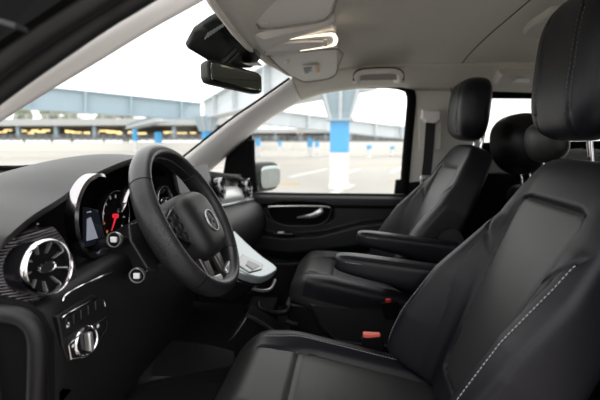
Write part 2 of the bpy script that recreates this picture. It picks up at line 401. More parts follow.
# ------------------------------------------------------------------ cabin shell
def headz(X, Y):
    y = abs((Y-1.47)/.88); z = .262+.158*max(0, 1-y**2.6)**.55
    if X < .15: z -= .105*((.15-X)/.48)**1.6*max(0, 1-y**2.6)**.3
    return z
fr = [(.66, -.20), (.8, -.27), (1.03, -.305), (1.3, -.325), (1.5, -.33), (1.8, -.315), (2.08, -.27), (2.2, -.20), (2.34, -.10)]
def hx0(Y): return interp(Y, fr)
Ys = [1.47+.875*math.sin(a) for a in np.linspace(-math.pi/2, math.pi/2, 60)]
rows = []
for k in np.linspace(0, 1, 70): rows.append([V3(lerp(hx0(Y), 2.3, k), Y, headz(lerp(hx0(Y), 2.3, k), Y)) for Y in Ys])
ceil = MB().grid(rows).build('ceiling', M['headliner'], solid=.012); struct(ceil)
roof = MB().grid([[p+Vector((0, 0, .035)) for p in r] for r in rows[::6]]).build('roof_panel', M['paint'], ceil, solid=.004)
# lateral headliner seam
MB().tube([at(452.5, 66, 2.225), at(452, 78, 2.29), at(451, 92, 2.325)], .003, 6).build('pillar_seam', M['rubber'], ceil)
MB().tube([V3(.52+.02*math.sin(3*(Y-1.2)), Y, headz(.52, Y)-.0055) for Y in np.linspace(.75, 2.30, 50)], .0024, 6).build('headliner_seam', M['carpet'], ceil)
# passenger windscreen pillar
U = spline([at(150, 186, 2.30), at(172, 168, 2.27), at(197, 148, 2.23), at(230, 122, 2.18), at(262, 100, 2.13), at(292, 79, 2.07)], 8)
Lw = spline([at(196, 182, 2.44), at(208, 172, 2.43), at(226, 156, 2.42), at(248, 136, 2.40), at(270, 118, 2.38), at(302, 100, 2.35)], 8)
rows = []
for a, b in zip(U, Lw):
    rows.append([a.lerp(b, t)+Vector((.0, -.035*math.sin(math.pi*t), -.012*math.sin(math.pi*t))) for t in np.linspace(0, 1, 9)])
a0, b0 = U[-1], Lw[-1]
pil = MB().grid(rows).build('trim_1', M['pillar'], solid=.01); struct(pil)
# the pillar top runs on into the cant rail over the passenger door
Lr = spline([at(300, 101, 2.35), at(318, 94.5, 2.345), at(340, 90, 2.34), at(372, 87, 2.335), at(398, 87, 2.335), at(409, 89, 2.335), at(425, 90, 2.335), at(470, 90, 2.335), at(560, 93, 2.335)], 8)
Ur = []
for i, p in enumerate(Lr):
    Yh = lerp(2.07, 2.17, sm(i/10)); X = max(p.x-.0, hx0(Yh)+.0) if i else a0.x
    X = lerp(a0.x, p.x, sm(i/12)) if i < 12 else p.x
    u_ = V3(X, Yh, headz(X, Yh)-.008); Ur.append(a0.lerp(u_, sm(i/10)))
Lr[0] = b0.copy()
rail = MB().grid([[a.lerp(b, t)+Vector((0, lerp(-.035, -.02, sm(i/12)), lerp(-.012, .008, sm(i/12))))*math.sin(math.pi*t) for t in np.linspace(0, 1, 9)] for i, (a, b) in enumerate(zip(Ur, Lr))])
struct(rail.build('trim_2', M['headliner'], solid=.01))
# black edge of the windscreen glass along the pillar and under the header
MB().tube([p+Vector((-.012, -.004, .002)) for p in U], .006, 8).build('glass_edge', M['matte'], pil)
MB().box(at(259, 97, 2.175), (.05, .006, .020), ((at(270, 92, 2.17)-at(250, 104, 2.18)).normalized(), Y_, Z_)).build('airbag_mark', M['visor'], pil, bevel=.003)
# driver's windscreen pillar: grey trim and the two black seals of the open door
P0, P1 = at(-60, 146, .66), at(260, -40, .72); Q0, Q1 = at(-60, 142, .615), at(215, -48, .66)
def pl(pts, Y): return [at(x, y, Y) for x, y in pts]
low = spline([at(-60, 156, .675), at(0, 119, .685), at(40, 94, .69), at(100, 58, .70), at(150, 28, .705), at(207, -3, .71), at(260, -34, .715)], 6)
upp = spline([at(-60, 140, .665), at(0, 101, .675), at(40, 71, .68), at(100, 32, .69), at(150, -3, .695), at(190, -32, .70), at(230, -52, .705)], 6)
rows = [[a.lerp(b, t)+Vector((.0, -.012*math.sin(math.pi*t), 0)) for t in np.linspace(0, 1, 8)] for a, b in zip(low, upp)]
dp = MB().grid(rows).build('trim_3', M['pillar'], solid=.012); struct(dp)
s1 = spline([at(-70, 112, .53), at(0, 61, .545), at(45, 29, .55), at(92, 0, .555), at(150, -36, .56)], 6)
s2 = spline([at(-70, 141, .575), at(0, 89, .585), at(40, 60, .59), at(100, 19, .60), at(131, 0, .60), at(200, -42, .605)], 6)
MB().tube(s2, .0165, 14).build('door_seal', M['rubber'], dp)
MB().tube(s1, .0165, 14).build('door_seal', M['rubber'], dp)
# dark body side above the seals (the outside of the pillar and the gutter)
bp = [at(-120, 130, .50), at(-8, 46, .515), at(40, 15, .52), at(110, -32, .525), at(110, -80, .53), at(-120, -80, .50)]
body = MB().hull8(bp, [p+Vector((0, .04, 0)) for p in bp]).build('wall_left', M['matte'], smooth=False); struct(body)
MB().box(at(1, 22, .47), (.05, .02, .006), ((at(20, 27, .47)-at(0, 21, .47)).normalized(), Y_, Z_)).build('hinge_arm', M['rubber'], body, bevel=.001)
# windscreen
ws = []
topc = [at(292, 78, 2.085), V3(-.31, 1.8, .305), V3(-.325, 1.5, .315), V3(-.32, 1.3, .32), V3(-.295, 1.03, .325), V3(-.25, .74, .26)]
botc = [V3(-1.0, 2.33, -.17), V3(-1.14, 2.0, -.14), V3(-1.2, 1.6, -.115), V3(-1.2, 1.3, -.115), V3(-1.13, 1.0, -.13), V3(-.86, .66, -.15)]
tc_, bc_ = spline(topc, 6), spline(botc, 6)
rows = [[a.lerp(b, t)+Vector((-.05, 0, .085))*math.sin(math.pi*t)**.7 for t in np.linspace(0, 1, 10)] for a, b in zip(tc_, bc_)]
win = MB().grid(rows).build('window_1', M['glass']); struct(win)
MB().tube([p+Vector((-.01, 0, .004)) for p in bc_], .008, 6).build('lower_seal', M['matte'], win)
# header trim that closes the gap between glass and headliner
hd = [V3(hx0(Y), Y, headz(hx0(Y), Y)) for Y in np.linspace(.72, 2.1, 30)]
MB().tube([p+Vector((-.004, 0, -.004)) for p in hd], .010, 8).build('trim_4', M['console'])['kind'] = 'structure'
# floor, bulkhead and rear of the cabin
fl = MB().box((.70, 1.47, H-.945), (3.42, 1.84, .05)).build('floor', M['carpet'], smooth=False); struct(fl)
bh = MB().box((-.97, 1.47, H-.56), (.06, 1.72, .76)).build('wall_front', M['matte'], smooth=False); struct(bh)
struct(MB().box((2.36, 1.47, H-.25), (.06, 1.80, 1.42)).build('wall_back', M['plastic'], smooth=False))
# driver's side behind the door opening (pillar and sliding door, out of the picture)
MB().box((1.41, .60, H-.62), (1.94, .05, .66)).build('wall_driver_side', M['plastic'], smooth=False)['kind'] = 'structure'
MB().box((1.48, .62, H+.20), (1.8, .05, .22)).build('trim_5', M['paint'], smooth=False)['kind'] = 'structure'
MB().box((.58, .60, H-.10), (.28, .05, .46)).build('trim_6', M['paint'], smooth=False)['kind'] = 'structure'
struct(MB().box((1.55, .60, H-.10), (1.62, .006, .40)).build('window_4', M['glassr'], smooth=False))
# passenger side behind the front door: pillar, sliding door with its window
def yw(z): return lerp(2.43, 2.345, (z+.3)/.56)
def sheet(pts, name, m, d=.03, par=None, bev=.004):   # pts: (px, py) on the inclined side wall
    q = [at(x, y, yw((141-y)/F*2.4)) for x, y in pts]
    return MB().hull8(q, [p+Vector((0, d, 0)) for p in q]).build(name, m, par, smooth=True, bevel=bev, ang=30)
bpl = sheet([(409, 88), (456, 88), (452, 100), (449, 184), (401, 190), (404, 150)], 'wall_right', M['bpillar']); struct(bpl)
sheet([(396, 180), (452, 174), (470, 330), (380, 330)], 'pillar_base', M['door'], .04, bpl)
sd = sheet([(449, 143), (640, 140), (650, 340), (455, 330)], 'door_2', M['matte'], .05); struct(sd)
sheet([(452, 86), (640, 82), (640, 99), (452, 98)], 'window_header', M['matte'], .03, sd)
sheet([(449, 95), (488, 95), (474, 180), (447, 180)], 'window_post', M['bpillar'], .03, sd)
q = [at(x, y, 2.39) for x, y in ((470, 94), (640, 92), (640, 180), (470, 180))]
struct(MB().add(q, [(0,1,2,3)]).build('window_3', M['glassr'], smooth=False))
# ------------------------------------------------------------------ passenger front door
def dY(z): return 2.375
DX0, DX1, DZ0, DZ1 = at(196, 192, 2.38).x, at(408, 192, 2.38).x, -.95, at(300, 194, 2.38).z-H
dr = sroot('door_1', V3((DX0+DX1)/2, 2.40, -.95))
def dp2(px, py): q = at(px, py, 2.35); return q.x, q.z-H
cx, cz = dp2(300, 214); rx, rz = (dp2(334, 214)[0]-dp2(266, 214)[0])/2, (dp2(300, 202)[1]-dp2(300, 226)[1])/2
arm = [dp2(*p) for p in ((225, 243), (262, 233), (285, 236), (320, 234), (360, 224), (420, 217))]
armb = [dp2(*p) for p in ((225, 262), (262, 252), (290, 256), (330, 252), (370, 246), (420, 240))]
def dispd(x, z):
    d = .0
    e = (abs((x-cx)/rx)**3+abs((z-cz)/rz)**3)**(1/3)
    d -= .045*sm((1.02-e)/.16)
    za, zb = interp(x, arm), interp(x, armb)
    up = sm((za+.012-z)/.024); dn = sm((z-zb+.03)/.06)
    d += .055*min(up, 1)*dn+.018*up*(1-dn)
    if z > DZ1-.03: d -= .02*sm((z-(DZ1-.03))/.03)
    d += .012*sm((z-(DZ1-.075))/.02)*sm((DZ1-.002-z)/.02)
    return d
rows = [[Vector((x, 2.375-dispd(x, z), H+z)) for x in np.linspace(DX0, DX1, 150)] for z in np.linspace(DZ1, DZ0, 170)]
MB().grid(rows).build('door_panel', M['door'], dr)
MB().box(((DX0+DX1)/2, 2.43, H+(DZ0+DZ1)/2-.02), (DX1-DX0, .06, DZ1-DZ0-.06)).build('door_core', M['matte'], dr)
MB().tube([at(x, y, 2.352) for x, y in ((255, 193), (300, 194), (360, 194.5), (404, 195))], .007, 8).build('sill_strip', M['rubber'], dr)
sp = spline([at(x, y, 2.352) for x, y in ((268, 207), (275, 206.3), (300, 206), (322, 206.3), (330, 207.5))], 6)
MB().tube(sp, .0045, 8).build('silver_strip', M['satin'], dr)
lip = spline([at(x, y, 2.348) for x, y in ((267, 208), (272, 219), (283, 225), (300, 226.5), (318, 225), (328, 219), (331, 209))], 8)
MB().tube(lip, .005, 8).build('recess_rim', M['plastic'], dr)
hp = spline([at(x, y, Y) for x, y, Y in ((297, 217.5, 2.385), (306, 216.5, 2.355), (314, 215, 2.345), (320, 211.5, 2.345), (323, 210, 2.35))], 6)
MB().tube(hp, [interp(i, [(0, .004), (6, .010), (14, .015), (20, .016), (24, .012)]) for i in range(len(hp))], 12, flat=.6).build('door_handle', M['satin'], dr)
sw = at(281, 233, 2.33)
pb = MB().box(sw+Vector((.015, .01, -.004)), (.11, .05, .012)).build('switch_plate', M['gloss'], dr, bevel=.004)
MB().box(sw+Vector((.0, -.005, .004)), (.034, .024, .012)).build('window_switch', M['satin'], pb, bevel=.003)
MB().tube(spline([at(x, y, 2.36) for x, y in ((250, 262), (290, 264), (340, 258), (380, 252))], 6), .006, 8).build('panel_seam', M['rubber'], dr)
MB().tube([at(396.5, 193, 2.40), at(396.5, 186, 2.40)], .006, 8).build('lock_pin', M['matte'], dr)
# window frame of the passenger door
fr_ = spline([at(255, 195, 2.43), at(252, 165, 2.43), at(251, 140, 2.41)], 6)
MB().tube(fr_, .020, 10).build('window_frame', M['matte'], dr)
fr2 = spline([at(x, y, yw((141-y)/F*2.4)) for x, y in ((404, 196), (406, 165), (409.5, 125), (411.5, 100), (409.5, 92), (403, 88.5), (385, 87), (350, 88.5))], 6)
MB().tube(fr2, [.024]*24+[interp(i, [(24, .022), (32, .010), (40, .004)]) for i in range(24, len(fr2))], 10).build('window_frame', M['matte'], dr)
tri = [at(x, y, 2.415) for x, y in ((226, 156), (251, 134), (256, 196), (220, 196), (222, 178))]
MB().hull8(tri, [p+Vector((0, .03, 0)) for p in tri]).build('mirror_triangle', M['matte'], dr, bevel=.004)
gp = [at(x, y, 2.42) for x, y in ((206, 172), (226, 158), (226, 190), (206, 190))]
q = [at(x, y, 2.425) for x, y in ((250, 134), (272, 116), (302, 98), (340, 87), (410, 85), (406, 196), (252, 196))]
struct(MB().add(q, [tuple(range(len(q)))]).build('window_2', M['glass'], smooth=False))
# ------------------------------------------------------------------ door mirror outside
mr = thing('door_mirror', 'dark green door mirror outside the passenger window', 'mirror', at(262, 190, 2.62))
mc = at(267.5, 177, 2.66)
ax = Vector((.90, -.43, 0)); lat = Vector((.43, .90, 0))
pillow('mirror_housing', mc-ax*.045, lat, Z_, ax, .150, .092, .05, M['paint'], mr, .5, .5, tb=.10)
pillow('mirror_plate', mc+ax*.004+lat*.026, lat, Z_, ax, .105, .068, .006, M['mirror2'], mr, .5, .5)
MB().tube([mc-lat*.09-Z_*.06-ax*.03, at(250, 190, 2.47)], .03, 12).build('mirror_arm', M['paint'], mr)
# windscreen wiper
wp = spline([at(-30, 168, 1.30), at(8, 168, 1.42), at(30, 167.5, 1.55), at(52, 165, 1.66)], 6)
wr = thing('windscreen_wiper', 'black windscreen wiper lying at the foot of the glass', 'wiper', wp[0])
for p in wp: p.x -= .02
MB().tube(wp, .009, 8).build('wiper_arm', M['matte'], wr); MB().tube([p+Vector((0, 0, -.012)) for p in wp], .006, 6).build('wiper_blade', M['rubber'], wr)

# ------------------------------------------------------------------ open driver's door (beside the photographer, hinged at the pillar) and the sill
dh = Vector((-.66, .50, 0)); dd = Vector((math.cos(math.radians(68)), -math.sin(math.radians(68)), 0)); dn_ = Vector((dd.y, -dd.x, 0))
d3 = sroot('door_3', dh+Z_*.45)
def dq(a, z, o): return dh+dd*a+dn_*o+Z_*(H+z)
MB().hull8([dq(a, z, -.03) for a, z in ((.02, -.95), (1.08, -.95), (1.10, -.30), (.02, -.30))], [dq(a, z, .06) for a, z in ((.02, -.95), (1.08, -.95), (1.10, -.30), (.02, -.30))]).build('door_body', M['door'], d3, bevel=.02)
MB().tube([dq(.04, -.30, .0), dq(.20, -.13, .0), dq(.62, .22, .0), dq(.80, .26, .0), dq(1.04, .25, .0), dq(1.10, -.30, .0)], .028, 10).build('window_frame', M['matte'], d3)
MB().add([dq(a, z, .0) for a, z in ((.05, -.30), (.20, -.13), (.62, .22), (.80, .25), (1.04, .24), (1.09, -.30))], [(0,1,2,3,4,5)]).build('door_glass', M['glassr'], d3, smooth=False)
MB().tube([dq(.35, -.42, .09), dq(.40, -.42, .13), dq(.85, -.40, .13), dq(.90, -.40, .09)], .022, 10).build('door_armrest', M['door'], d3)
struct(MB().box((.45, .545, H-1.02), (2.3, .12, .22)).build('trim_8', M['paint'], bevel=.02))

struct(MB().box((-.90, 2.40, H-.62), (.24, .05, .72)).build('trim_9', M['matte'], smooth=False))
# ------------------------------------------------------------------ dashboard
db = thing('dashboard', 'black dashboard with round chrome air vents under the windscreen', 'dashboard', V3(-.75, 1.45, -.6))
lipt = [at(-45, 282, .585), at(0, 243, .62), at(30, 217, .70), at(60, 198, .80), at(80, 183, .87), at(100, 171, .945), at(130, 159, 1.075), at(150, 156.5, 1.18)]
lipt += [V3(-.535, 1.28, -.062), V3(-.545, 1.37, -.092), V3(-.555, 1.48, -.100), at(206, 171, 1.63), at(213, 171.5, 1.73), at(228, 174, 1.98), at(243, 178, 2.22), V3(-.56, 2.35, -.20)]
lip = spline(lipt, 6)
bk = spline([V3(-1.02, .575, -.16), V3(-1.08, .8, -.14), V3(-1.15, 1.1, -.12), V3(-1.19, 1.4, -.115), V3(-1.19, 1.7, -.115), V3(-1.13, 2.0, -.14), V3(-.98, 2.36, -.175)], 8)
def along(c, n):
    L = [0]
    for a, b in zip(c, c[1:]): L.append(L[-1]+(b-a).length)
    q = np.linspace(0, L[-1], n); return [Vector((np.interp(d, L, [p.x for p in c]), np.interp(d, L, [p.y for p in c]), np.interp(d, L, [p.z for p in c]))) for d in q]
lp, bp_ = along(lip, 110), along(bk, 110)
rows = []
for a, b in zip(lp, bp_):
    r = [a+Vector((-.05, 0, -.022)), a+Vector((-.012, 0, -.019)), a+Vector((.001, 0, -.011))]
    for t in np.linspace(0, 1, 16):
        p = a.lerp(b, t); p.z = lerp(a.z, b.z, sm(t*1.15-.12))+.012*math.sin(math.pi*min(1, t*1.3)); r.append(p)
    rows.append(r)
MB().grid(rows).build('dash_top', M['dash'], db, ang=70)
# roof and side of the binnacle cavity, and the back face of the cluster
cav = [[a+Vector((-.03, 0, -.021)), a+Vector((-.14, 0, -.03)), Vector((-.69, a.y, a.z-.06)), Vector((-.695, a.y, H-.42))] for a in lp[:52]]
MB().grid(cav).build('binnacle_lining', M['matte'], db)
MB().box(V3(-.69, 1.07, -.29), (.02, .56, .30)).build('cluster_back', M['matte'], db)
# driver's trim band: a barrel section running from the door end to the column
def band(ya, yb, sec, n, name, m, end=0):
    R = []
    for Yv in np.linspace(ya, yb, n):
        k = sm((Yv-ya)/.10) if end else 1
        R.append([V3(x-end*(1-k), Yv, z) for x, z in sec(Yv)])
    return MB().rings(R).build(name, m, db, ang=50)
def sec1(Yv):
    a = at(0, 243, .62); zt = interp(Yv, [(.56, -.165), (.70, -.155), (.85, -.165), (1.3, -.175)]); zb = interp(Yv, [(.56, -.285), (.70, -.262), (.9, -.255), (1.3, -.255)])
    o = [(-.66, zt), (-.56, zt)]
    for q in np.linspace(0, 1, 10): o.append((-.553+.042*math.sin(q*math.pi*.5)**.8-.0*q, lerp(zt-.002, zb, q)))
    return o+[(-.66, zb)]
band(.575, .768, sec1, 30, 'ribbed_trim', M['ribbed'], .105)
# lower dash on the driver's side
def sec2(Yv):
    zt = interp(Yv, [(.56, -.283), (.70, -.260), (.9, -.253), (1.4, -.253)])
    return [(-.67, zt), (-.515, zt), (-.496, zt-.006), (-.488, zt-.022), (-.484, -.34), (-.482, -.42), (-.49, -.50), (-.52, -.60), (-.66, -.70), (-.72, -.70)]
band(.575, 1.36, sec2, 30, 'lower_dash', M['dash_shaded'], .05)
MB().tube(spline([atx(x, y, -.487) for x, y in ((63, 301), (66, 295), (80, 286.5), (97, 278.5), (112, 272))], 5), .0016, 6).build('chrome_line', M['chrome'], db)
# end face beside the door opening and its rubber seal
e = [at(x, y, .585) for x, y in ((-40, 290), (20, 306), (36, 318), (47, 340), (48, 430), (-60, 430))]
MB().hull8(e, [p+Vector((0, .02, 0)) for p in e]).build('end_cover', M['matte'], db, bevel=.004)
sl = spline([at(x, y, .575) for x, y in ((-30, 312), (8, 314), (26, 320), (36, 336), (37, 370), (34, 430))], 6)
struct(MB().tube(sl, .013, 12).build('trim_7', M['dash_shaded']))
# ---- instrument cluster
def ring(c, ax, r, dep, n=48, tilt=0): ...
def gauge_arc(c, r, a0, a1, name, m, d=.03, w=.004, lean=.0):
    """open chrome hood ring facing the driver; angles measured from the top towards the driver's door"""
    R = []
    for a in np.linspace(math.radians(a0), math.radians(a1), 60):
        k = min(1, 4*min((a-math.radians(a0)), (math.radians(a1)-a))+.12)
        dirv = Vector((0, -math.sin(a), math.cos(a))); p = c+dirv*r
        R.append([p+Vector((d*.5*k, 0, 0)), p+dirv*w*k+Vector((d*.35*k, 0, 0)), p+dirv*w*k+Vector((-d*.5, 0, 0)), p+Vector((-d*.5, 0, 0))])
    return MB().rings(R).build(name, m, db, ang=35)
gl, gr_ = at(101, 218, .945), at(124, 215, 1.075)
gl = atx(97, 216, -.545); gr_ = atx(138, 213, -.55)
g1 = gauge_arc(gl, .087, -30, 205, 'gauge_ring', M['gchrome'], .026, .0065)
g2 = gauge_arc(gr_, .086, -125, 80, 'gauge_ring', M['gchrome'], .022, .0022)
def dial(c, r, nm):
    d = MB().lathe(c, X_, [(r, -.02), (r, -.012), (r*.96, -.012)], 48).disc(c-X_*.012, X_, r*.97, 48).build('gauge_face', M['matte'], db)
    return d
gl = Vector((-.625, gl.y-.005, gl.z)); d1 = dial(gl, .075, 0)
dc = atx(117, 216, -.60); d2 = dial(dc, .066, 1)
MB().tube([dc+Vector((0, -math.sin(a), math.cos(a)))*.067 for a in np.linspace(-.4, 6.0, 50)], .0016, 6).build('dial_rim', M['dkchrome'], d2)
def ticks(c, r, n, parent, m, a0=-2.3, a1=2.3, s=.0035):
    for k in range(n):
        a = lerp(a0, a1, k/(n-1)); dv = Vector((0, math.sin(a), math.cos(a)))
        MB().box(c+dv*r-X_*.008, (.002, s, s*1.9), (X_, dv.cross(X_), dv)).build('dial_mark', M['tickr'] if m and k in m else M['tick'], parent)
ticks(dc, .052, 10, d2, (0, 1), s=.0045)
nd = Vector((0, -.55, -.83)).normalized()
MB().tube([dc+nd*.042-X_*.004, dc-nd*.006-X_*.002], [.0012, .0032], 8).build('needle', M['needle'], d2)
MB().lathe(dc, X_, [(.006, -.01), (.006, .002), (.001, .004)], 16).build('needle_hub', M['needle'], d2)
ticks(gl, .066, 9, d1, None, -2.6, -.1, .0025)
# centre display between the dials: dark panel with a lit wedge
sc_ = [atx(x, y, -.585) for x, y in ((86, 207), (98, 210), (106, 242), (86, 247))]
sc_ = [Vector((p.x-.0, p.y, p.z)) for p in sc_]
q = MB().hull8([p-X_*.008 for p in sc_], sc_).build('display', M['screen'], db, smooth=False)
wd_ = [atx(x, y, -.583) for x, y in ((87.5, 219), (91, 217), (98, 238), (87, 241))]
MB().hull8([p-X_*.0015 for p in wd_], wd_).build('display_wedge', M['screenlit'], q, smooth=False)
MB().box(atx(89, 212, -.583), (.001, .016, .003)).build('display_text', M['white'], q)
# ---- air vents
def vent(c, r, yaw, pitch=0, n=7, sx=1.0, m='chrome'):
    ax = Vector((math.cos(yaw), -math.sin(yaw), pitch)).normalized()
    o = MB().lathe(c, ax, [(r*.99, -.007), (r*1.0, -.004), (r*.99, .005), (r*.95, .007), (r*.90, .003), (r*.885, -.006), (r*.87, -.03)], 48).build('air_vent', M[m], db, ang=70)
    MB().lathe(c, ax, [(r*.93, -.045), (r*.985, -.006)], 40).build('vent_drum', M['gloss'], o)
    MB().lathe(c, ax, [(r*.885, -.006), (r*.86, -.013), (r*.5, -.0155), (.001, -.016)], 32).build('vent_bowl', M['matte'], o)
    a = (Z_-ax*ax.z).normalized(); b = ax.cross(a)
    for k in range(n):
        th = 2*math.pi*(k+.35)/n; dv = a*math.cos(th)+b*math.sin(th); tg = ax.cross(dv)
        p0, p1 = c+dv*r*.50-ax*.009, c+dv*r*.87-ax*.004
        MB().hull8([p0-tg*.0006-ax*.006, p0+tg*.0006-ax*.006, p1+tg*.0011-ax*.009, p1-tg*.0011-ax*.009], [p0-tg*.0006, p0+tg*.0006, p1+tg*.0011, p1-tg*.0011]).build('vane', M['satin'], o, smooth=False)
    ko = MB().lathe(c-ax*.004, ax, [(r*.30, -.012), (r*.36, -.002), (r*.36, .003), (r*.33, .005), (r*.295, .003)], 28, x=b, sx=.55).build('vent_knob', M['chrome'], o)
    MB().disc(c-ax*.0008, ax, r*.31, 28, x=b, sx=.53).build('knob_face', M['plastic'], ko)
    return o
vent(atx(48, 267, -.494), .0475, .20, .10, 9)
vent(at(164, 200, 1.29), .045, .10, .05, m='dkchrome')
vent(at(222, 188, 1.70), .043, -.05, .05, m='dkchrome')
vent(at(249, 188, 2.17), .050, .05, .05, m='dkchrome')
# ---- light switch panel
PX = -.482
def op(px, py, d=0): return atx(px, py, PX+d)
pan = [op(x, y, .002) for x, y in ((58, 316), (94, 295), (102, 297.5), (106.5, 309), (104, 328), (88, 357), (69, 362), (63, 345))]
pn = MB().hull8([p-X_*.02 for p in pan], pan).build('switch_panel', M['plastic'], db, bevel=.003)
MB().tube([p+X_*.005 for p in spline([op(66, 325), op(60, 317.5), op(78, 306.5), op(95, 297.5), op(101, 299.5), op(103, 306)], 4)], .0014, 6).build('chrome_edge', M['chrome'], pn)
for k in range(5):
    MB().box(op(68.5+k*7.2, 322-k*4.4, .002), (.004, .016, .019)).build('push_button', M['plastic'], pn, bevel=.002)
MB().box(op(68, 325, .0045), (.001, .007, .008)).build('button_symbol', M['white'], pn, bevel=.001)
lp2 = [op(x, y, .003) for x, y in ((65.5, 345), (78, 333), (103.5, 317), (104, 328), (90, 350), (82, 357), (68, 359))]
fr3 = MB().tube([p+X_*.006 for p in lp2+[lp2[0]]], .0013, 6).build('chrome_surround', M['chrome'], pn)
kc = op(86.5, 341, .007); kx = Vector((1, -.2, .05)).normalized()
kn = MB().lathe(kc, kx, [(.0285, -.012), (.0285, 0), (.0255, .003), (.024, .001)], 36).build('rotary_switch', M['chrome'], pn)
MB().disc(kc+kx*.001, kx, .0245, 32).build('switch_face', M['gloss'], kn)
ky = (Y_-kx*Y_.dot(kx)).normalized(); kz = kx.cross(ky)
MB().box(kc+kx*.006, (.014, .012, .036), (kx, ky, kz)).build('grip', M['satin'], kn, bevel=.004)
MB().box(op(73, 346, .006), (.001, .005, .005)).build('switch_symbol', M['white'], pn); MB().box(op(98, 326, .006), (.001, .007, .006)).build('switch_symbol', M['white'], pn)
MB().hull8([at(x, y, .66) for x, y in ((48, 404), (62, 388), (66, 390), (52, 408))], [at(x, y, .66)+X_*.012 for x, y in ((48, 404), (62, 388), (66, 390), (52, 408))]).build('bonnet_release', M['gloss'], db, bevel=.002)
# ---- passenger side: fascia, pale trim strip, glove box
def psec(Yv, off):
    s = -.075*(Yv-1.7); return [(x, z+s+off) for x, z in ((-.62, -.15), (-.575, -.15), (-.57, -.185), (-.56, -.20))]
def band2(ya, yb, pts, name, m, n=24, slope=-.085, bend=0):
    R = [[V3(x-bend*((Yv-1.5)/.8)**2, Yv, z+slope*(Yv-1.7)) for x, z in pts] for Yv in np.linspace(ya, yb, n)]
    return MB().rings(R).build(name, m, db, ang=45)
band2(1.36, 2.35, ((-.70, -.125), (-.572, -.125), (-.562, -.175), (-.555, -.19), (-.70, -.19)), 'fascia_recess', M['plastic'])
band2(1.76, 2.12, ((-.60, -.185), (-.535, -.186), (-.512, -.205), (-.500, -.235), (-.505, -.248), (-.60, -.25)), 'pale_trim', M['trimp'])
band2(1.36, 2.345, ((-.62, -.186), (-.546, -.187), (-.522, -.206), (-.512, -.235), (-.515, -.252), (-.62, -.255)), 'fascia_panel', M['gloss'])
band2(1.66, 2.33, ((-.60, -.252), (-.505, -.252), (-.497, -.258), (-.503, -.266), (-.60, -.266)), 'chrome_strip', M['satin'])
band2(1.36, 2.345, ((-.62, -.266), (-.508, -.266), (-.47, -.285), (-.44, -.33), (-.435, -.40), (-.46, -.48), (-.56, -.58), (-.70, -.62)), 'glove_box', M['dash_shaded'])
# ---- centre stack and touchpad console
cs = MB().hull8([V3(-.60, 1.34, -.18), V3(-.60, 1.64, -.18), V3(-.55, 1.66, -.44), V3(-.55, 1.34, -.44)], [V3(-.53, 1.35, -.18), V3(-.53, 1.63, -.18), V3(-.44, 1.65, -.44), V3(-.44, 1.35, -.44)])
cs.build('centre_stack', M['gloss'], db, bevel=.01)
q0_, q1_, q2_ = at(218, 254, 1.40), at(277, 270, 1.56), at(228, 224, 1.70)
n_ = (q1_-q0_).cross(q2_-q0_).normalized()
if n_.z < 0: n_ = -n_
def onp(px, py, lift=0.0):
    d = ray(px, py); k = (q0_+n_*lift-Vector((0, 0, H))).dot(n_)/d.dot(n_); return Vector((0, 0, H))+d*k
top = spline([onp(x, y) for x, y in ((202, 244), (218, 254), (236, 268), (250, 275), (264, 277), (277, 270), (274, 264.5), (262, 256), (246, 242), (228, 224))], 4)
o = MB().hull8([p-n_*.03 for p in top], top).build('touchpad_console', M['silverp'], db, bevel=.006)
tp = [onp(x, y, .004) for x, y in ((234, 262), (243, 254), (263, 264), (262, 269), (250, 272))]
o2 = MB().hull8([p-n_*.006 for p in tp], tp).build('touchpad', M['dkchrome'], o, bevel=.002)
tp2 = [onp(x, y, .006) for x, y in ((246, 264.5), (248, 260), (260, 265.5), (253, 269.5))]
MB().hull8([p-n_*.004 for p in tp2], tp2).build('touchpad_glass', M['gloss'], o)
for x, y in ((226, 253), (229, 260), (231, 249), (221, 248)):
    MB().box(onp(x, y, .003), (.018, .028, .008), (n_.cross(Y_).normalized()*-1, Y_, n_)).build('console_button', M['gloss'], o, bevel=.002)
un = [p+Vector((-.02, .0, -.028)) for p in top]
o3 = MB().hull8([Vector((p.x-.08, p.y, p.z-.06)) for p in un], un).build('console_underside', M['gloss'], o, bevel=.004)
MB().tube(spline([at(240, 283, 1.42), at(258, 290, 1.46), at(270, 289, 1.51), at(275, 280, 1.57)], 6), .006, 10).build('console_rim', M['satin'], o)
# infotainment screen standing on the dash
sr = [V3(-.528, 1.36, -.215), V3(-.505, 1.645, -.215), V3(-.53, 1.645, -.085), V3(-.553, 1.36, -.085)]
sn = Vector((.97, -.10, .2)).normalized()
o = MB().hull8([p-sn*.014 for p in sr], sr).build('infotainment_screen', M['plastic'], db, bevel=.004)
cc = sum(sr, Vector())/4
MB().hull8([cc+(p-cc)*.95 for p in sr], [cc+(p-cc)*.95+sn*.0012 for p in sr]).build('screen_glass', M['tablet'], o, smooth=False)
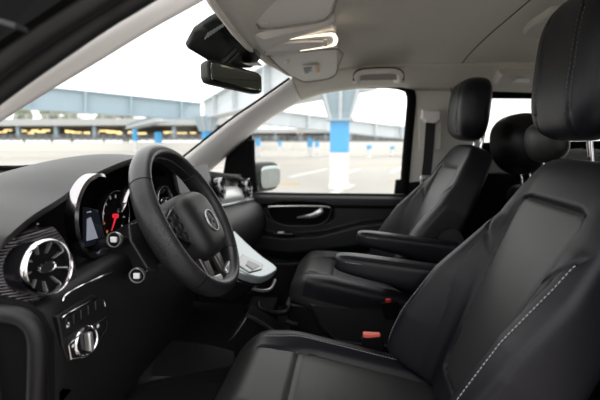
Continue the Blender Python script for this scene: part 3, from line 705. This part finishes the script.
# ------------------------------------------------------------------ steering column with stalks
WC = at(190, 219, 1.0); TL = math.radians(28)
wu = Vector((-math.sin(TL), 0, math.cos(TL))); wn = Vector((math.cos(TL), 0, math.sin(TL)))
sc2 = thing('steering_column', 'black steering column with two stalks behind the wheel', 'steering column', WC-wn*.20)
pillow('column_cover', WC-wn*.165, wn, Y_, wu, .12, .065, .06, M['plastic'], sc2, .6, .35)
def stalk(tip, root, nm):
    d = (tip-root).normalized()
    o = MB().tube(spline([root, root.lerp(tip, .5)+Vector((.0, 0, -.004)), tip], 6), [.009]*7+[.010, .0105, .011, .0125, .0135, .014], 16).build(nm, M['gloss'], sc2)
    MB().lathe(tip, d, [(.0145, -.008), (.0165, -.002), (.0165, .004), (.0160, .006), (.0148, .006), (.0142, .003)], 28).build('stalk_ring', M['satin'], o)
    MB().disc(tip+d*.003, d, .0147, 24).build('stalk_face', M['gloss'], o)
    MB().box(tip+d*.004, (.010, .013, .012), (d, d.cross(Z_).normalized(), Z_)).build('stalk_button', M['white'], o, bevel=.002)
stalk(at(115, 239.5, .86), WC-wn*.115-Y_*.02+wu*.01, 'stalk')
stalk(at(137.5, 275, .86), WC-wn*.115-Y_*.02-wu*.045, 'stalk')
# ------------------------------------------------------------------ steering wheel
sw_ = thing('steering_wheel', 'black leather steering wheel with perforated grips', 'steering wheel', WC)
RW = .178
def wp_(a, r=RW, dn=0): return WC+(wu*math.cos(a)-Y_*math.sin(a))*r+wn*dn
def rimarc(a0, a1, name, m, fat, n):
    R = []
    for a in np.linspace(a0, a1, n):
        dv = wu*math.cos(a)-Y_*math.sin(a); k = 1+fat*math.sin(math.pi*(a-a0)/(a1-a0))
        R.append([wp_(a)+dv*(.0185*k*math.cos(q))+wn*(.0255*k*math.sin(q)*(1-.12*math.cos(q))) for q in np.linspace(0, 2*math.pi, 21)[:-1]])
    return MB().rings(R).build(name, m, sw_, ang=80)
D = math.radians
rt = rimarc(D(-52), D(52), 'rim_top', M['wheel_leather'], 0, 50)
for s in (1, -1):
    gp_ = rimarc(D(52.8*s), D(133*s), 'rim_grip', M['perf'], .10, 44)
    dashes([wp_(D(a*s), RW-.0205, .006) for a in np.linspace(56, 130, 60)], M['dstitch'], gp_, 'stitching', .004, .003, .0010)
rb = rimarc(D(133.8), D(226.2), 'rim_bottom', M['wheel_leather'], .02, 44)
dashes([wp_(D(a), RW-.0185, .006) for a in np.linspace(-51, 51, 80)], M['dstitch'], rt, 'stitching', .004, .003, .0009)
# hub
hubO = WC-wn*.012-wu*.022
hb = pillow('hub_cover', hubO, wu, Y_, wn, .084, .084, .058, M['hub'], sw_, .55, .55, wf=lambda e: 1.0+.10*e, nt=30, ns=48)
ec = WC+wn*.0455-wu*.026
em = MB().lathe(ec, wn, [(.0285, -.006), (.029, 0), (.0275, .003), (.0258, .003), (.025, 0), (.025, -.006)], 40).build('emblem', M['dkchrome'], hb)
for k in range(3):
    a = 2*math.pi*k/3; dv = wu*math.cos(a)-Y_*math.sin(a); tg = wn.cross(dv)
    MB().hull8([ec+tg*.0045, ec+dv*.0258+tg*.0008, ec+dv*.0258-tg*.0008, ec-tg*.0045], [ec+wn*.004, ec+dv*.0258+wn*.002+tg*.0003, ec+dv*.0258+wn*.002-tg*.0003, ec+wn*.004-tg*.0002]).build('emblem_point', M['dkchrome'], em, smooth=False)
# side spokes with button pads
for s in (1, -1):
    def q_(y, u, n): return WC+Y_*(-s*y)+wu*u+wn*n
    b1 = [q_(.070, .046, .004), q_(.166, .014, -.004), q_(.166, -.018, -.004), q_(.074, -.060, .004)]
    o = MB().hull8([p-wn*.03 for p in b1], b1).build('spoke', M['plastic'], sw_, bevel=.008)
    pd = [q_(.082, .040, .012), q_(.142, .018, .010), q_(.150, -.002, .010), q_(.128, -.022, .010), q_(.084, -.052, .012)]
    pad = MB().hull8([p-wn*.012 for p in pd], pd).build('button_pad', M['gloss'], o, bevel=.003)
    MB().tube([p+wn*.001 for p in (pd[4], pd[0], pd[1], pd[2], pd[3], pd[4])], .0009, 6).build('pad_edge', M['dkchrome'], o)
    for k, (y, u) in enumerate(((.094, .018), (.094, -.006), (.096, -.028), (.116, .014), (.118, -.008), (.134, .004))):
        MB().box(q_(y, u, .0125), (.016, .014, .006), (Y_, wu, wn)).build('button', M['plastic'], o, bevel=.002)
    # lower twin spokes
    l1 = [q_(.022, -.085, .004), q_(.066, -.080, .004), q_(.060, -.168, .0), q_(.030, -.172, .0)]
    o = MB().hull8([p-wn*.018 for p in l1], l1).build('lower_spoke', M['spokem'], sw_, bevel=.006)
    l2 = [q_(.020, -.146, .012), q_(.070, -.138, .012), q_(.064, -.164, .012), q_(.024, -.172, .012)]
    MB().hull8([p-wn*.012 for p in l2], l2).build('spoke_end', M['satin'], o, bevel=.004)
    pdl = [q_(.105, .045, -.055), q_(.150, .048, -.058), q_(.172, .015, -.060), q_(.168, -.05, -.060), q_(.140, -.075, -.058), q_(.118, -.03, -.055)]
    MB().hull8([p-wn*.007 for p in pdl], pdl).build('shift_paddle', M['plastic'], sw_, bevel=.003)
# ------------------------------------------------------------------ front seats
def front_seat(cy, label, arm_side, dz=0.0, bare=False, dx=0.0, grp='front seats', hz=.153, hv=.153, cdx=0, cdz=0, adx=0, adz=0, bz=0, kx=0, hx=.488, ht=.070, kz=-.592):
    """arm_side: +1 armrest on the passenger side of the seat, -1 on the driver's side"""
    t = thing('front_seat', label, 'seat', V3(.05+dx, cy, -.92), grp)
    off = Vector((dx, cy, H+dz))
    # --- backrest
    th = math.radians(24); A = Vector((math.sin(th), 0, math.cos(th))); N = Vector((-math.cos(th), 0, math.sin(th)))
    T = .062; O = off+Vector((.350, 0, -.335+bz))-N*T
    V, W = .335, .262
    wf = lambda ev: interp(ev, [(-1, .94), (-.3, 1.0), (.2, .97), (.55, .88), (.8, .80), (1, .74)])
    def ins(v, w):                      # >0 outside the centre panel
        vb, vt = -.255, .222; hw = interp(v, [(-.3, .090), (-.15, .098), (.0, .122), (.15, .146), (.22, .152)])
        a, b = abs(w)-hw, max(vb-v, v-vt); r = .045
        return math.hypot(max(a+r, 0), max(b+r, 0))+min(max(a, b), -r*0)-r if (a > -r and b > -r) else max(a, b)
    def seam(v): return .138+.02*sm((v+.1)/.3)
    def rel(v, w):
        B = interp(v, [(-.34, .125), (-.2, .120), (-.05, .092), (.07, .045), (.16, .014), (.28, 0), (.34, 0)]) if w > 0 else interp(v, [(-.34, .085), (-.2, .078), (-.05, .055), (.07, .022), (.16, .004), (.28, 0), (.34, 0)])
        k = sm((abs(w)-.125)/.075); n = B*k
        d = ins(v, w); n -= .004*sm((.012-d)/.020); n -= .007*math.exp(-(d/.0055)**2)
        # seam where the side bolster meets the shoulder piece
        if abs(w) > .12:
            vs_ = .07+1.1*(abs(w)-.15)
            n -= .007*math.exp(-((v-vs_)/.005)**2)*sm((abs(w)-.125)/.02)*sm((.226-abs(w))/.02)
            n -= .006*sm((vs_-v)/.012)*math.exp(-((abs(w)-.152-.03*sm((v+.2)/.3))/.005)**2)
        n += .006*math.cos(v*9)*(1-k)
        return n
    sl = Slab(O, A, Y_, N, V, W, T, .34, .26, wf, rel, tb=.055)
    def part(v, w, fr):
        if not fr: return 'backrest'
        if ins(v, w) < 0: return 'backrest_panel'
        if abs(w) > .152+.03*sm((v+.2)/.3) and v < .07+1.1*(abs(w)-.15): return 'bolster_l' if w < 0 else 'bolster_r'
        return 'backrest'
    for k, g in sl.build(190, 230, part, t).items():
        nm = {'bolster_l': 'side_bolster', 'bolster_r': 'side_bolster'}.get(k, k)
        link(nm, g[0], g[1], M['insert'] if k == 'backrest_panel' else M['leather'], t, True, 80)
    for s in (-1, 1):
        dashes([sl.surf(v, s*(.218-.008*sm((v+.3)/.4)), .0014) for v in np.linspace(-.30, .135, 60)], M['stitch'], t)
    # --- cushion
    th = math.radians(12); A = Vector((-math.cos(th), 0, math.sin(th))); N = Vector((math.sin(th), 0, math.cos(th)))
    T = .075; V2, W2 = .295, .262; O2 = off+Vector((-.005+cdx, 0, -.604+cdz))-N*T
    def csm(v): return .160-.030*sm((v-.05)/.2)
    def crel(v, w):
        n = .026*sm((abs(w)-.140)/.07)*(1-.55*sm((v-.12)/.12))
        c = csm(v); a = abs(w)
        if v < .235: n -= .008*math.exp(-((a-c)/.0055)**2)
        if a < c: n -= .008*math.exp(-((v-.125)/.0055)**2)+.004*sm((.125-v)/.02)
        n -= .05*sm((v-.20)/.10)**2
        return n
    cl = Slab(O2, A, Y_, N, V2, W2, T, .34, .24, lambda ev: 1-.06*sm((ev-.5)/.5), crel, tb=.06)
    def cpart(v, w, fr):
        if not fr: return 'cushion'
        if abs(w) < csm(v) and v < .125: return 'cushion_panel'
        if abs(w) < csm(v) or v > .235: return 'cushion'
        return 'cushion_bolster_l' if w < 0 else 'cushion_bolster_r'
    for k, g in cl.build(150, 210, cpart, t).items():
        nm = 'cushion_bolster' if k.startswith('cushion_bolster') else k
        link(nm, g[0], g[1], M['insert'] if k in ('cushion_panel', 'cushion') else M['leather'], t, True, 80)
    for s in (-1, 1):
        dashes([cl.surf(v, s*(.196-.02*sm((v-.1)/.16)), .0018) for v in np.linspace(-.25, .235, 70)], M['stitch'], t)
    # --- headrest on two chrome posts
    hO = off+Vector((hx, 0, hz)); th = math.radians(4); hA = Vector((math.sin(th), 0, math.cos(th))); hN = Vector((-math.cos(th), 0, math.sin(th)))
    hs = Slab(hO, hA, Y_, hN, hv, .152, ht, .66, .56, lambda ev: 1+.03*ev, lambda v, w: -.004*math.exp(-((abs(w)-.075)/.004)**2)-.012*(1-(w/.15)**2), tb=.055)
    g = hs.build(60, 90, None, t)['all']; ho = link('headrest', g[0], g[1], M['leather'], t, True, 80)
    for s in (-1, 1):
        for q in (.083, .067): dashes([hs.surf(v, s*q, .001) for v in np.linspace(-.10, .11, 40)], M['dstitch'], ho, 'stitching', .005, .004, .0009)
        MB().tube([hO-hA*.10+X_*.05+Y_*s*.055, off+Vector((.552, s*.055, -.09+bz))], .0062, 12).build('headrest_post', M['chrome'], t)
    # --- armrest
    ya = arm_side*.315
    pA = off+Vector((.235+adx, ya, -.395+adz)); fd = Vector((-1, 0, .115)).normalized(); nA = Vector((.115, 0, 1)).normalized()
    ao = pillow('armrest', pA, fd, Y_, nA, .270, .043, .030, M['leather'], t, .5, .3, nt=40, ns=44, relief=lambda v, w: -.002*math.exp(-((abs(w)-.03)/.004)**2), wf=lambda e: 1-.1*sm((e-.6)/.4), tb=.085, tf=lambda e: (1, lerp(1.0, .30, (e+1)/2)))
    dashes([pA+fd*v+Y_*s_*.0405+nA*.012 for s_ in (-1,) for v in np.linspace(-.2, .24, 40)], M['stitch'], ao, 'stitching', .005, .004, .001)
    MB().lathe(off+Vector((.40, arm_side*.262, -.375)), Y_*arm_side, [(.045, -.02), (.045, .03), (.001, .032)], 24).build('armrest_pivot', M['plastic'], t)
    # --- base, side covers, belt buckle
    MB().hull8([off+Vector(p) for p in ((-.20, -.215, -.93-dz), (.30, -.215, -.93-dz), (.30, .215, -.93-dz), (-.20, .215, -.93-dz))], [off+Vector(p) for p in ((-.25, -.235, -.675), (.30, -.235, -.675), (.30, .235, -.675), (-.25, .235, -.675))]).build('seat_base', M['plastic'], t, bevel=.01)
    for s in (-1, 1):
        c = [off+Vector((x+cdx, s*.262, z)) for x, z in ((-.225, -.655), (-.12, -.66), (.26, -.655), (.28, -.80), (.22, -.84), (-.08, -.835), (-.17, -.775))]
        so = MB().hull8(c, [p-Y_*s*.03 for p in c]).build('side_cover', M['dash'], t, bevel=.012)
        c2 = spline([off+Vector((x+cdx, s*.263, z)) for x, z in ((-.19, -.685), (-.14, -.77), (-.07, -.815), (.19, -.82), (.25, -.79))], 5)
        MB().tube(c2, .006, 8).build('cover_rim', M['dash'], so)
    bl = MB().hull8([off+Vector(p) for p in ((.07+kx, arm_side*.272, -.70), (.13+kx, arm_side*.272, -.70), (.13+kx, arm_side*.292, -.70), (.07+kx, arm_side*.292, -.70))], [off+Vector(p) for p in ((.05+kx, arm_side*.270, kz), (.115+kx, arm_side*.270, kz+.012), (.115+kx, arm_side*.294, kz+.012), (.05+kx, arm_side*.294, kz))]).build('belt_buckle', M['matte'], t, bevel=.004)
    MB().box(off+Vector((.082+kx, arm_side*.282, kz+.010)), (.052 if not bare else .022, .018, .014)).build('release_button', M['salmon'] if not bare else M['red'], bl, bevel=.003)
    return t
front_seat(1.0, 'driver seat in black leather behind the steering wheel', 1)
front_seat(1.98, 'passenger seat in black leather beside the far door', -1, .0, True, .0, hx=.525, ht=.088, hz=.130, hv=.130, cdx=.075, adx=.075, bz=.025, kx=.09, kz=-.635)
# ------------------------------------------------------------------ rear seats
def rear_seat(px, py, Y, label, k=1.0, col='leather', post=True):
    c = at(px, py, Y); t = thing('cabin_chair', label, 'seat', Vector((c.x+.25, Y, H-.92)), 'rear seats')
    th = math.radians(12); A = Vector((-math.sin(th), 0, math.cos(th))); N = Vector((math.cos(th), 0, math.sin(th)))   # faces the tailgate
    pillow('headrest', c, A, Y_, N, .105*k, .135*k, .085*k, M[col], t, .75, .8)
    b = c-A*(.42+.105*k)
    pillow('backrest', b+N*.02, A, Y_, N, .36, .215, .07, M['leather'], t, .4, .35)
    q = b-A*.34+N*.30
    pillow('cushion', q, X_, Y_, Z_, .22, .215, .07, M['leather'], t, .4, .35)
    MB().hull8([Vector((q.x+a*.18, Y+d*.19, H-.93)) for a, d in ((-1,-1),(1,-1),(1,1),(-1,1))], [Vector((q.x+a*.19, Y+d*.20, q.z-.05)) for a, d in ((-1,-1),(1,-1),(1,1),(-1,1))]).build('seat_base', M['plastic'], t)
    for s in (-1, 1): MB().tube([c-A*.06+Y_*s*.05, c-A*.24+Y_*s*.05], .006, 10).build('headrest_post', M['chrome'], t)
rear_seat(520, 144, 2.02, 'rear seat with rounded headrest against the bright rear window', 1.25)
rear_seat(546, 142, 1.57, 'rear seat with small headrest close beside the driver headrest', .66, 'insert')
# ------------------------------------------------------------------ things on the headliner
# sensor housing at the top of the windscreen
sp_ = [(187, 49, 1.40), (196, 33, 1.33), (212, 22, 1.30), (232, 12, 1.28), (262, 58, 1.62), (252, 69, 1.64), (222, 70, 1.54)]
bt = [at(*p) for p in sp_]; upv = Vector((-.010, 0, .020))
so = thing('sensor_housing', 'black slotted sensor housing at the top of the windscreen', 'sensor housing', bt[4])
MB().hull8(bt, [p+upv for p in bt]).build('housing_cover', M['plastic'], so, bevel=.008)
hn_ = (bt[3]-bt[0]).cross(bt[4]-bt[0]).normalized()
def hp_(px, py):
    d = ray(px, py); k = (bt[0]-Vector((0, 0, H))).dot(hn_)/d.dot(hn_); return Vector((0, 0, H))+d*(k*.985)
for k in range(9):
    a, b = hp_(205+k*2.9, 39-k*1.95), hp_(208.5+k*2.9, 32.5-k*1.75)
    MB().tube([a, b], .0018, 6).build('slot_rib', M['satin'], so)
MB().box(at(252, 64, 1.585), (.06, .06, .004)).build('panel_line', M['gloss'], so, bevel=.001)
# rear view mirror
mv = thing('rear_view_mirror', 'black rear view mirror hanging below the sensor housing', 'mirror', at(232, 60, 1.44))
n0, f0 = at(207.5, 71, 1.31), at(259.5, 84, 1.52)
lat = (f0-n0).normalized(); nn = Vector((.86, -.50, .07)); nn = (nn-lat*nn.dot(lat)).normalized(); up_ = nn.cross(lat)
if up_.z < 0: up_ = -up_
mcn = (n0+f0)/2
hw = (f0-n0).length/2
pillow('mirror_housing', mcn, lat, up_, nn, hw+.006, .036, .008, M['plastic'], mv, .4, .25, tb=.034)
pillow('mirror_glass', mcn+nn*.008, lat, up_, nn, hw-.006, .029, .002, M['mirror'], mv, .3, .2)
MB().tube(spline([mcn-nn*.02+up_*.02, mcn-nn*.05+up_*.05, at(236, 50, 1.46)], 5), .013, 12).build('mirror_stem', M['plastic'], mv)
MB().lathe(mcn-nn*.03+up_*.025, up_, [(.001, -.02), (.02, -.01), (.022, 0), (.018, .015), (.001, .02)], 20).build('ball_joint', M['gloss'], mv)
# overhead console
oc = thing('overhead_console', 'grey overhead console with a lit reading lamp', 'console', at(290, 45, 1.5))
cb = [at(*p) for p in ((243, 29, 1.37), (264, 56, 1.60), (282, 58.5, 1.63), (325, 48, 1.63), (336, 43, 1.62), (337, 32, 1.55), (336, 21, 1.42), (322, 28.5, 1.40), (264, 35.5, 1.385))]
MB().hull8(cb, [p+Vector((-.01, 0, .085)) for p in cb]).build('console_body', M['console'], oc, bevel=.012)
def onc(px, py, Y, d): return at(px, py, Y)+Vector((.05, -.55, -.83))*d
lens = [onc(*p) for p in ((281, 49, 1.56, .004), (330, 45.5, 1.56, .004), (336, 41, 1.55, .004), (335, 34, 1.50, .004), (330, 32.5, 1.47, .004), (274, 39, 1.47, .004))]
lo = MB().hull8([p+Vector((0, .006, .01)) for p in lens], lens).build('lamp_lens', M['lens'], oc, bevel=.004)
lit = spline([onc(*p) for p in ((274, 39.5, 1.47, .006), (300, 36.5, 1.47, .006), (329, 33.2, 1.47, .006), (334.5, 35, 1.50, .006), (335.5, 40.5, 1.545, .006), (329, 45, 1.56, .006), (300, 49.5, 1.56, .006))], 6)
MB().tube(lit, [interp(i, [(0, .001), (8, .0028), (16, .007), (26, .0075), (30, .003), (36, .001)]) for i in range(len(lit))], 8).build('light_strip', M['lamp'], lo)
sb = [onc(*p) for p in ((263, 43, 1.49, .006), (306, 40, 1.495, .012), (324, 40, 1.505, .010), (322, 45, 1.54, .010), (290, 50, 1.555, .010), (268, 51, 1.55, .006))]
MB().hull8([p+Vector((0, .006, .01)) for p in sb], sb).build('switch_cover', M['visor'], oc, bevel=.005)
MB().tube([onc(262, 40, 1.46, .003), onc(265, 52, 1.56, .003)], .0012, 6).build('panel_joint', M['rubber'], oc)
for px in (309, 317, 325):
    MB().box(onc(px, 42-(px-309)*.12, 1.52, .013), (.014, .03, .004), (X_, Vector((0, .83, -.55)), Vector((0, .55, .83)))).build('lamp_button', M['console'], oc, bevel=.0015)
# sun visors
def visor(pts, label, grp, down, clip):
    q = [at(*p) for p in pts]; t = thing('sun_visor', label, 'sun visor', sum(q, Vector())/len(q), grp)
    MB().hull8(q, [p+Vector((0, 0, .016)) for p in q]).build('visor_panel', M['visor'], t, bevel=.006)
    MB().tube(spline(q+[q[0]], 3), .0035, 6).build('edge_shade_seam', M['seam'], t)  # stitched edge, darkened to stand in for the shadow line around the visor
    c = at(*clip)
    MB().lathe(c, Vector((0, -.4, -.9)), [(.009, -.01), (.010, .002), (.006, .006), (.001, .006)], 20).build('visor_knob', M['console'], t)
    return t
p1 = [at(243, 3, 1.12), at(262, 29, 1.325), at(318, 22, 1.325), at(336, 11, 1.28), at(349, -30, 1.0)]
v1 = visor([(222, -60, .86), (249, 8, 1.18), (258, 26, 1.31), (266, 29.5, 1.325), (316, 22.5, 1.325), (330, 16, 1.30), (335, 4, 1.22), (345, -60, .86)], 'large sun visor above the overhead console on the driver side', 'sun visors', 1, (265, 22, 1.29))
v2 = visor([(268, 56, 1.66), (280, 68, 1.82), (291, 76, 1.97), (303, 81.5, 2.05), (310, 82, 2.06), (328, 79, 2.06), (336, 74, 2.02), (338, 66, 1.90), (338, 49, 1.66)], 'smaller sun visor beyond the console carrying a warning sticker', 'sun visors', 1, (287, 62, 1.74))
def vpt(px, py): # point on the visor's lower face
    a, b, c = at(291, 76, 1.97), at(328, 79, 2.06), at(338, 48, 1.63)
    n = (b-a).cross(c-a); d = ray(px, py); k = (a-Vector((0, 0, H))).dot(n)/d.dot(n); p = Vector((0, 0, H))+d*k; n.normalize(); n = n if n.z < 0 else -n
    return p+n*.0012, n
def stick(pts, m, name, par, lift=0):
    q = []
    for x, y in pts: p, n = vpt(x, y); q.append(p+n*lift)
    return MB().hull8(q, [p-n*.001 for p in q]).build(name, m, par, smooth=False)
stk = stick([(302, 66), (318, 64), (320, 71.5), (304, 74)], M['sticker'], 'warning_sticker', v2, .001)
stick([(315, 65), (317.6, 64.7), (319.3, 71), (316.6, 71.4)], M['orange'], 'sticker_band', stk, .003)
for k in range(4):
    y = 67.2+k*1.6; stick([(303.3+k*.4, y), (312-k*(k % 2), y-1.1), (312.2-k*(k % 2), y-.3), (303.5+k*.4, y+.8)], M['ink'], 'sticker_text', stk, .003)
# grab handles and ceiling fittings
gh = thing('grab_handle', 'grey grab handle above the passenger door window', 'grab handle', at(379, 72, 2.15))
gp_ = spline([at(x, y, Y) for x, y, Y in ((356.5, 81.5, 2.13), (357, 76.5, 2.10), (362, 72.5, 2.09), (379, 71.2, 2.085), (395, 71.5, 2.09), (400, 75.5, 2.10), (400.5, 81, 2.13))], 6)
MB().tube(gp_, [.016]*8+[.0125]*21+[.016]*8, 12, upv=(0, -.5, -.85)).build('handle_grip', M['console'], gh)
for p in (gp_[1], gp_[-2]): MB().box(p+Vector((0, .08, .03)), (.035, .16, .05)).build('handle_mount', M['console'], gh, bevel=.012)
rc_ = [at(x, y, 2.14) for x, y in ((358, 71), (379, 69), (399, 70), (398, 80), (359, 80.5))]
MB().hull8(rc_, [p+Vector((0, .10, .04)) for p in rc_]).build('handle_shade_plate', M['seam'], gh, bevel=.004)  # dark plate standing in for the shadow gap behind the grip
MB().tube(spline([at(x, y, 2.10) for x, y in ((353.5, 81), (354.5, 73), (362, 69.2), (379, 67.8), (396, 68.3), (403, 72.5), (403.5, 80.5))], 6), .0028, 6).build('handle_gap', M['carpet'], gh)
# rear side light / handle over the sliding door
rl = thing('ceiling_light', 'slim ceiling light above the rear side window', 'light', at(520, 80, 2.24))
q = [at(x, y, Y) for x, y, Y in ((495, 85, 2.20), (502, 75, 2.12), (545, 75, 2.12), (545, 86, 2.20))]
MB().hull8(q, [p+Vector((0, .12, .06)) for p in q]).build('light_housing', M['console'], rl, bevel=.006)
q = [at(x, y, Y)+Vector((0, -.003, -.003)) for x, y, Y in ((512, 82, 2.175), (516, 78, 2.135), (530, 78, 2.135), (530, 82, 2.175))]
MB().hull8(q, [p+Vector((0, .01, .012)) for p in q]).build('light_lens', M['lens'], rl, bevel=.002)
# roof air outlet above the driver seat
ro = thing('roof_air_outlet', 'grey roof air outlet above the driver headrest', 'air outlet', at(560, 15, 1.3))
def hc(px, py): # where the line of sight meets the headliner
    lo_, hi_ = .6, 2.3
    for _ in range(40):
        m_ = (lo_+hi_)/2; p = at(px, py, m_)
        if p.z-H < headz(p.x, min(2.33, max(.62, m_))): lo_ = m_
        else: hi_ = m_
    return at(px, py, lo_)
q = [hc(x, y) for x, y in ((523, 27), (528, 21), (552, 4), (640, 0), (640, 18), (580, 24), (560, 27.5), (536, 31))]
MB().hull8([p+Vector((0, 0, -.030)) for p in q], [p+Vector((0, 0, .02)) for p in q]).build('outlet_body', M['bpillar'], ro, bevel=.010)
q2 = [hc(x, y)+Vector((0, 0, -.034)) for x, y in ((553, 24), (568, 13), (640, 10), (640, 16), (580, 24), (562, 26))]
MB().hull8([p+Vector((0, 0, -.002)) for p in q2], [p+Vector((0, 0, .004)) for p in q2]).build('outlet_recess', M['carpet'], ro, bevel=.001)
# ------------------------------------------------------------------ seat belt on the pillar
Yp = 2.345
bt_ = thing('seat_belt', 'black seat belt hanging from the pillar by the passenger seat', 'seat belt', at(430, 182, Yp-.03))
pts = spline([at(431, 120, 2.305), at(429.5, 140, 2.312), at(428, 160, 2.318), at(426, 180, 2.325), at(424, 230, 2.34), at(423, 290, 2.33)], 6)
MB().rings([[p+X_*a+Y_*b for a, b in ((-.024, -.001), (.024, -.001), (.024, .001), (-.024, .001))] for p in pts]).build('webbing', M['webbing'], bt_)
an = MB().hull8([at(x, y, 2.325) for x, y in ((421, 109), (440, 110), (440, 121), (434, 125), (425, 124), (420, 119))], [at(x, y, 2.325)+Vector((0, -.03, 0)) for x, y in ((422, 111), (439, 111.5), (439, 120), (433, 123), (426, 122), (421.5, 117))]).build('upper_anchor', M['pillar'], bt_, bevel=.004)
MB().hull8([at(x, y, 2.335) for x, y in ((418, 108), (441, 109), (440, 150), (419, 150))], [at(x, y, 2.335)+Vector((0, -.006, 0)) for x, y in ((418, 108), (441, 109), (440, 150), (419, 150))]).build('height_slide', M['bpillar'], bt_, bevel=.002)
tg_ = MB().box(at(425.5, 180, 2.31), (.055, .012, .05)).build('belt_tongue', M['satin'], bt_, bevel=.006)
MB().box(at(425.5, 181, 2.30), (.026, .004, .02)).build('tongue_slot', M['matte'], tg_)
# ------------------------------------------------------------------ footwell
fm = thing('footwell_mat', 'dark grey carpet hump in the driver footwell', 'mat', V3(-.53, 1.62, -.92))
q = spline([at(x, y, Y) for x, y, Y in ((140, 352, 1.55), (152, 342, 1.66), (180, 341, 1.72), (210, 345, 1.74), (236, 352, 1.74))], 6)
MB().grid([[Vector((p.x, p.y+.03, H-.918)), p+Vector((0, .02, -.012)), p, p+Vector((.0, -.02, -.004)), p+Vector((.02, -.16, -.07)), p+Vector((.04, -.20, -.2)), Vector((p.x+.04, p.y-.2, H-.918))] for p in q]).build('mat_pile', M['dash'], fm)
# lower centre console with an oval cover and silver strip
lc = thing('lower_console', 'low black storage box between the front seats with silver strip', 'storage box', V3(-.35, 1.5, -.92))
def zq(px, py, Y): return at(px, py, Y)
bx = [zq(225, 345, 1.42), zq(246, 314, 1.46), zq(282, 336, 1.52), zq(262, 368, 1.47)]
MB().hull8([Vector((p.x, p.y+.12, H-.92)) for p in bx], [Vector((p.x, p.y+.10, p.z)) for p in bx]).build('box_body', M['plastic'], lc, bevel=.006)
MB().tube(spline([zq(247, 316, 1.50), zq(254, 319, 1.51), zq(266, 326, 1.53), zq(279, 335, 1.55)], 6), .008, 8, flat=.6).build('silver_strip', M['dkchrome'], lc)
e0, e1 = zq(230, 340, 1.44), zq(245, 318, 1.46); ce = (e0+e1)/2
pillow('oval_cover', ce, (e1-e0).normalized(), Vector((.5, -.6, .25)), Vector((-.5, -.8, .2)), .055, .02, .01, M['dkchrome'], lc, .9, .9)
tr = thing('cup_tray', 'curved black tray lip below the touchpad console', 'tray', zq(275, 312, 1.72))
MB().tube(spline([zq(258, 303, 1.70), zq(260, 310, 1.66), zq(272, 313, 1.64), zq(286, 312, 1.64), zq(291, 306, 1.67)], 6), .012, 10, flat=.6).build('tray_lip', M['door'], tr)
MB().hull8([V3(x, y, -.92) for x, y in ((-.42, 1.74), (-.30, 1.74), (-.30, 1.9), (-.42, 1.9))], [V3(x, y, -.70) for x, y in ((-.42, 1.74), (-.30, 1.74), (-.30, 1.9), (-.42, 1.9))]).build('tray_body', M['matte'], tr, bevel=.01)
lv = thing('seat_release_lever', 'small grey lever on the floor beside the passenger seat', 'lever', zq(291, 326, 1.72))
MB().tube(spline([zq(286, 321, 1.70), zq(290, 323, 1.70), zq(297, 324, 1.71)], 5), .011, 10).build('lever_grip', M['rubber'], lv)
MB().tube([zq(292, 323, 1.705), V3(zq(292, 323, 1.705).x+.01, 1.71, -.92)], .006, 8).build('lever_stem', M['plastic'], lv)
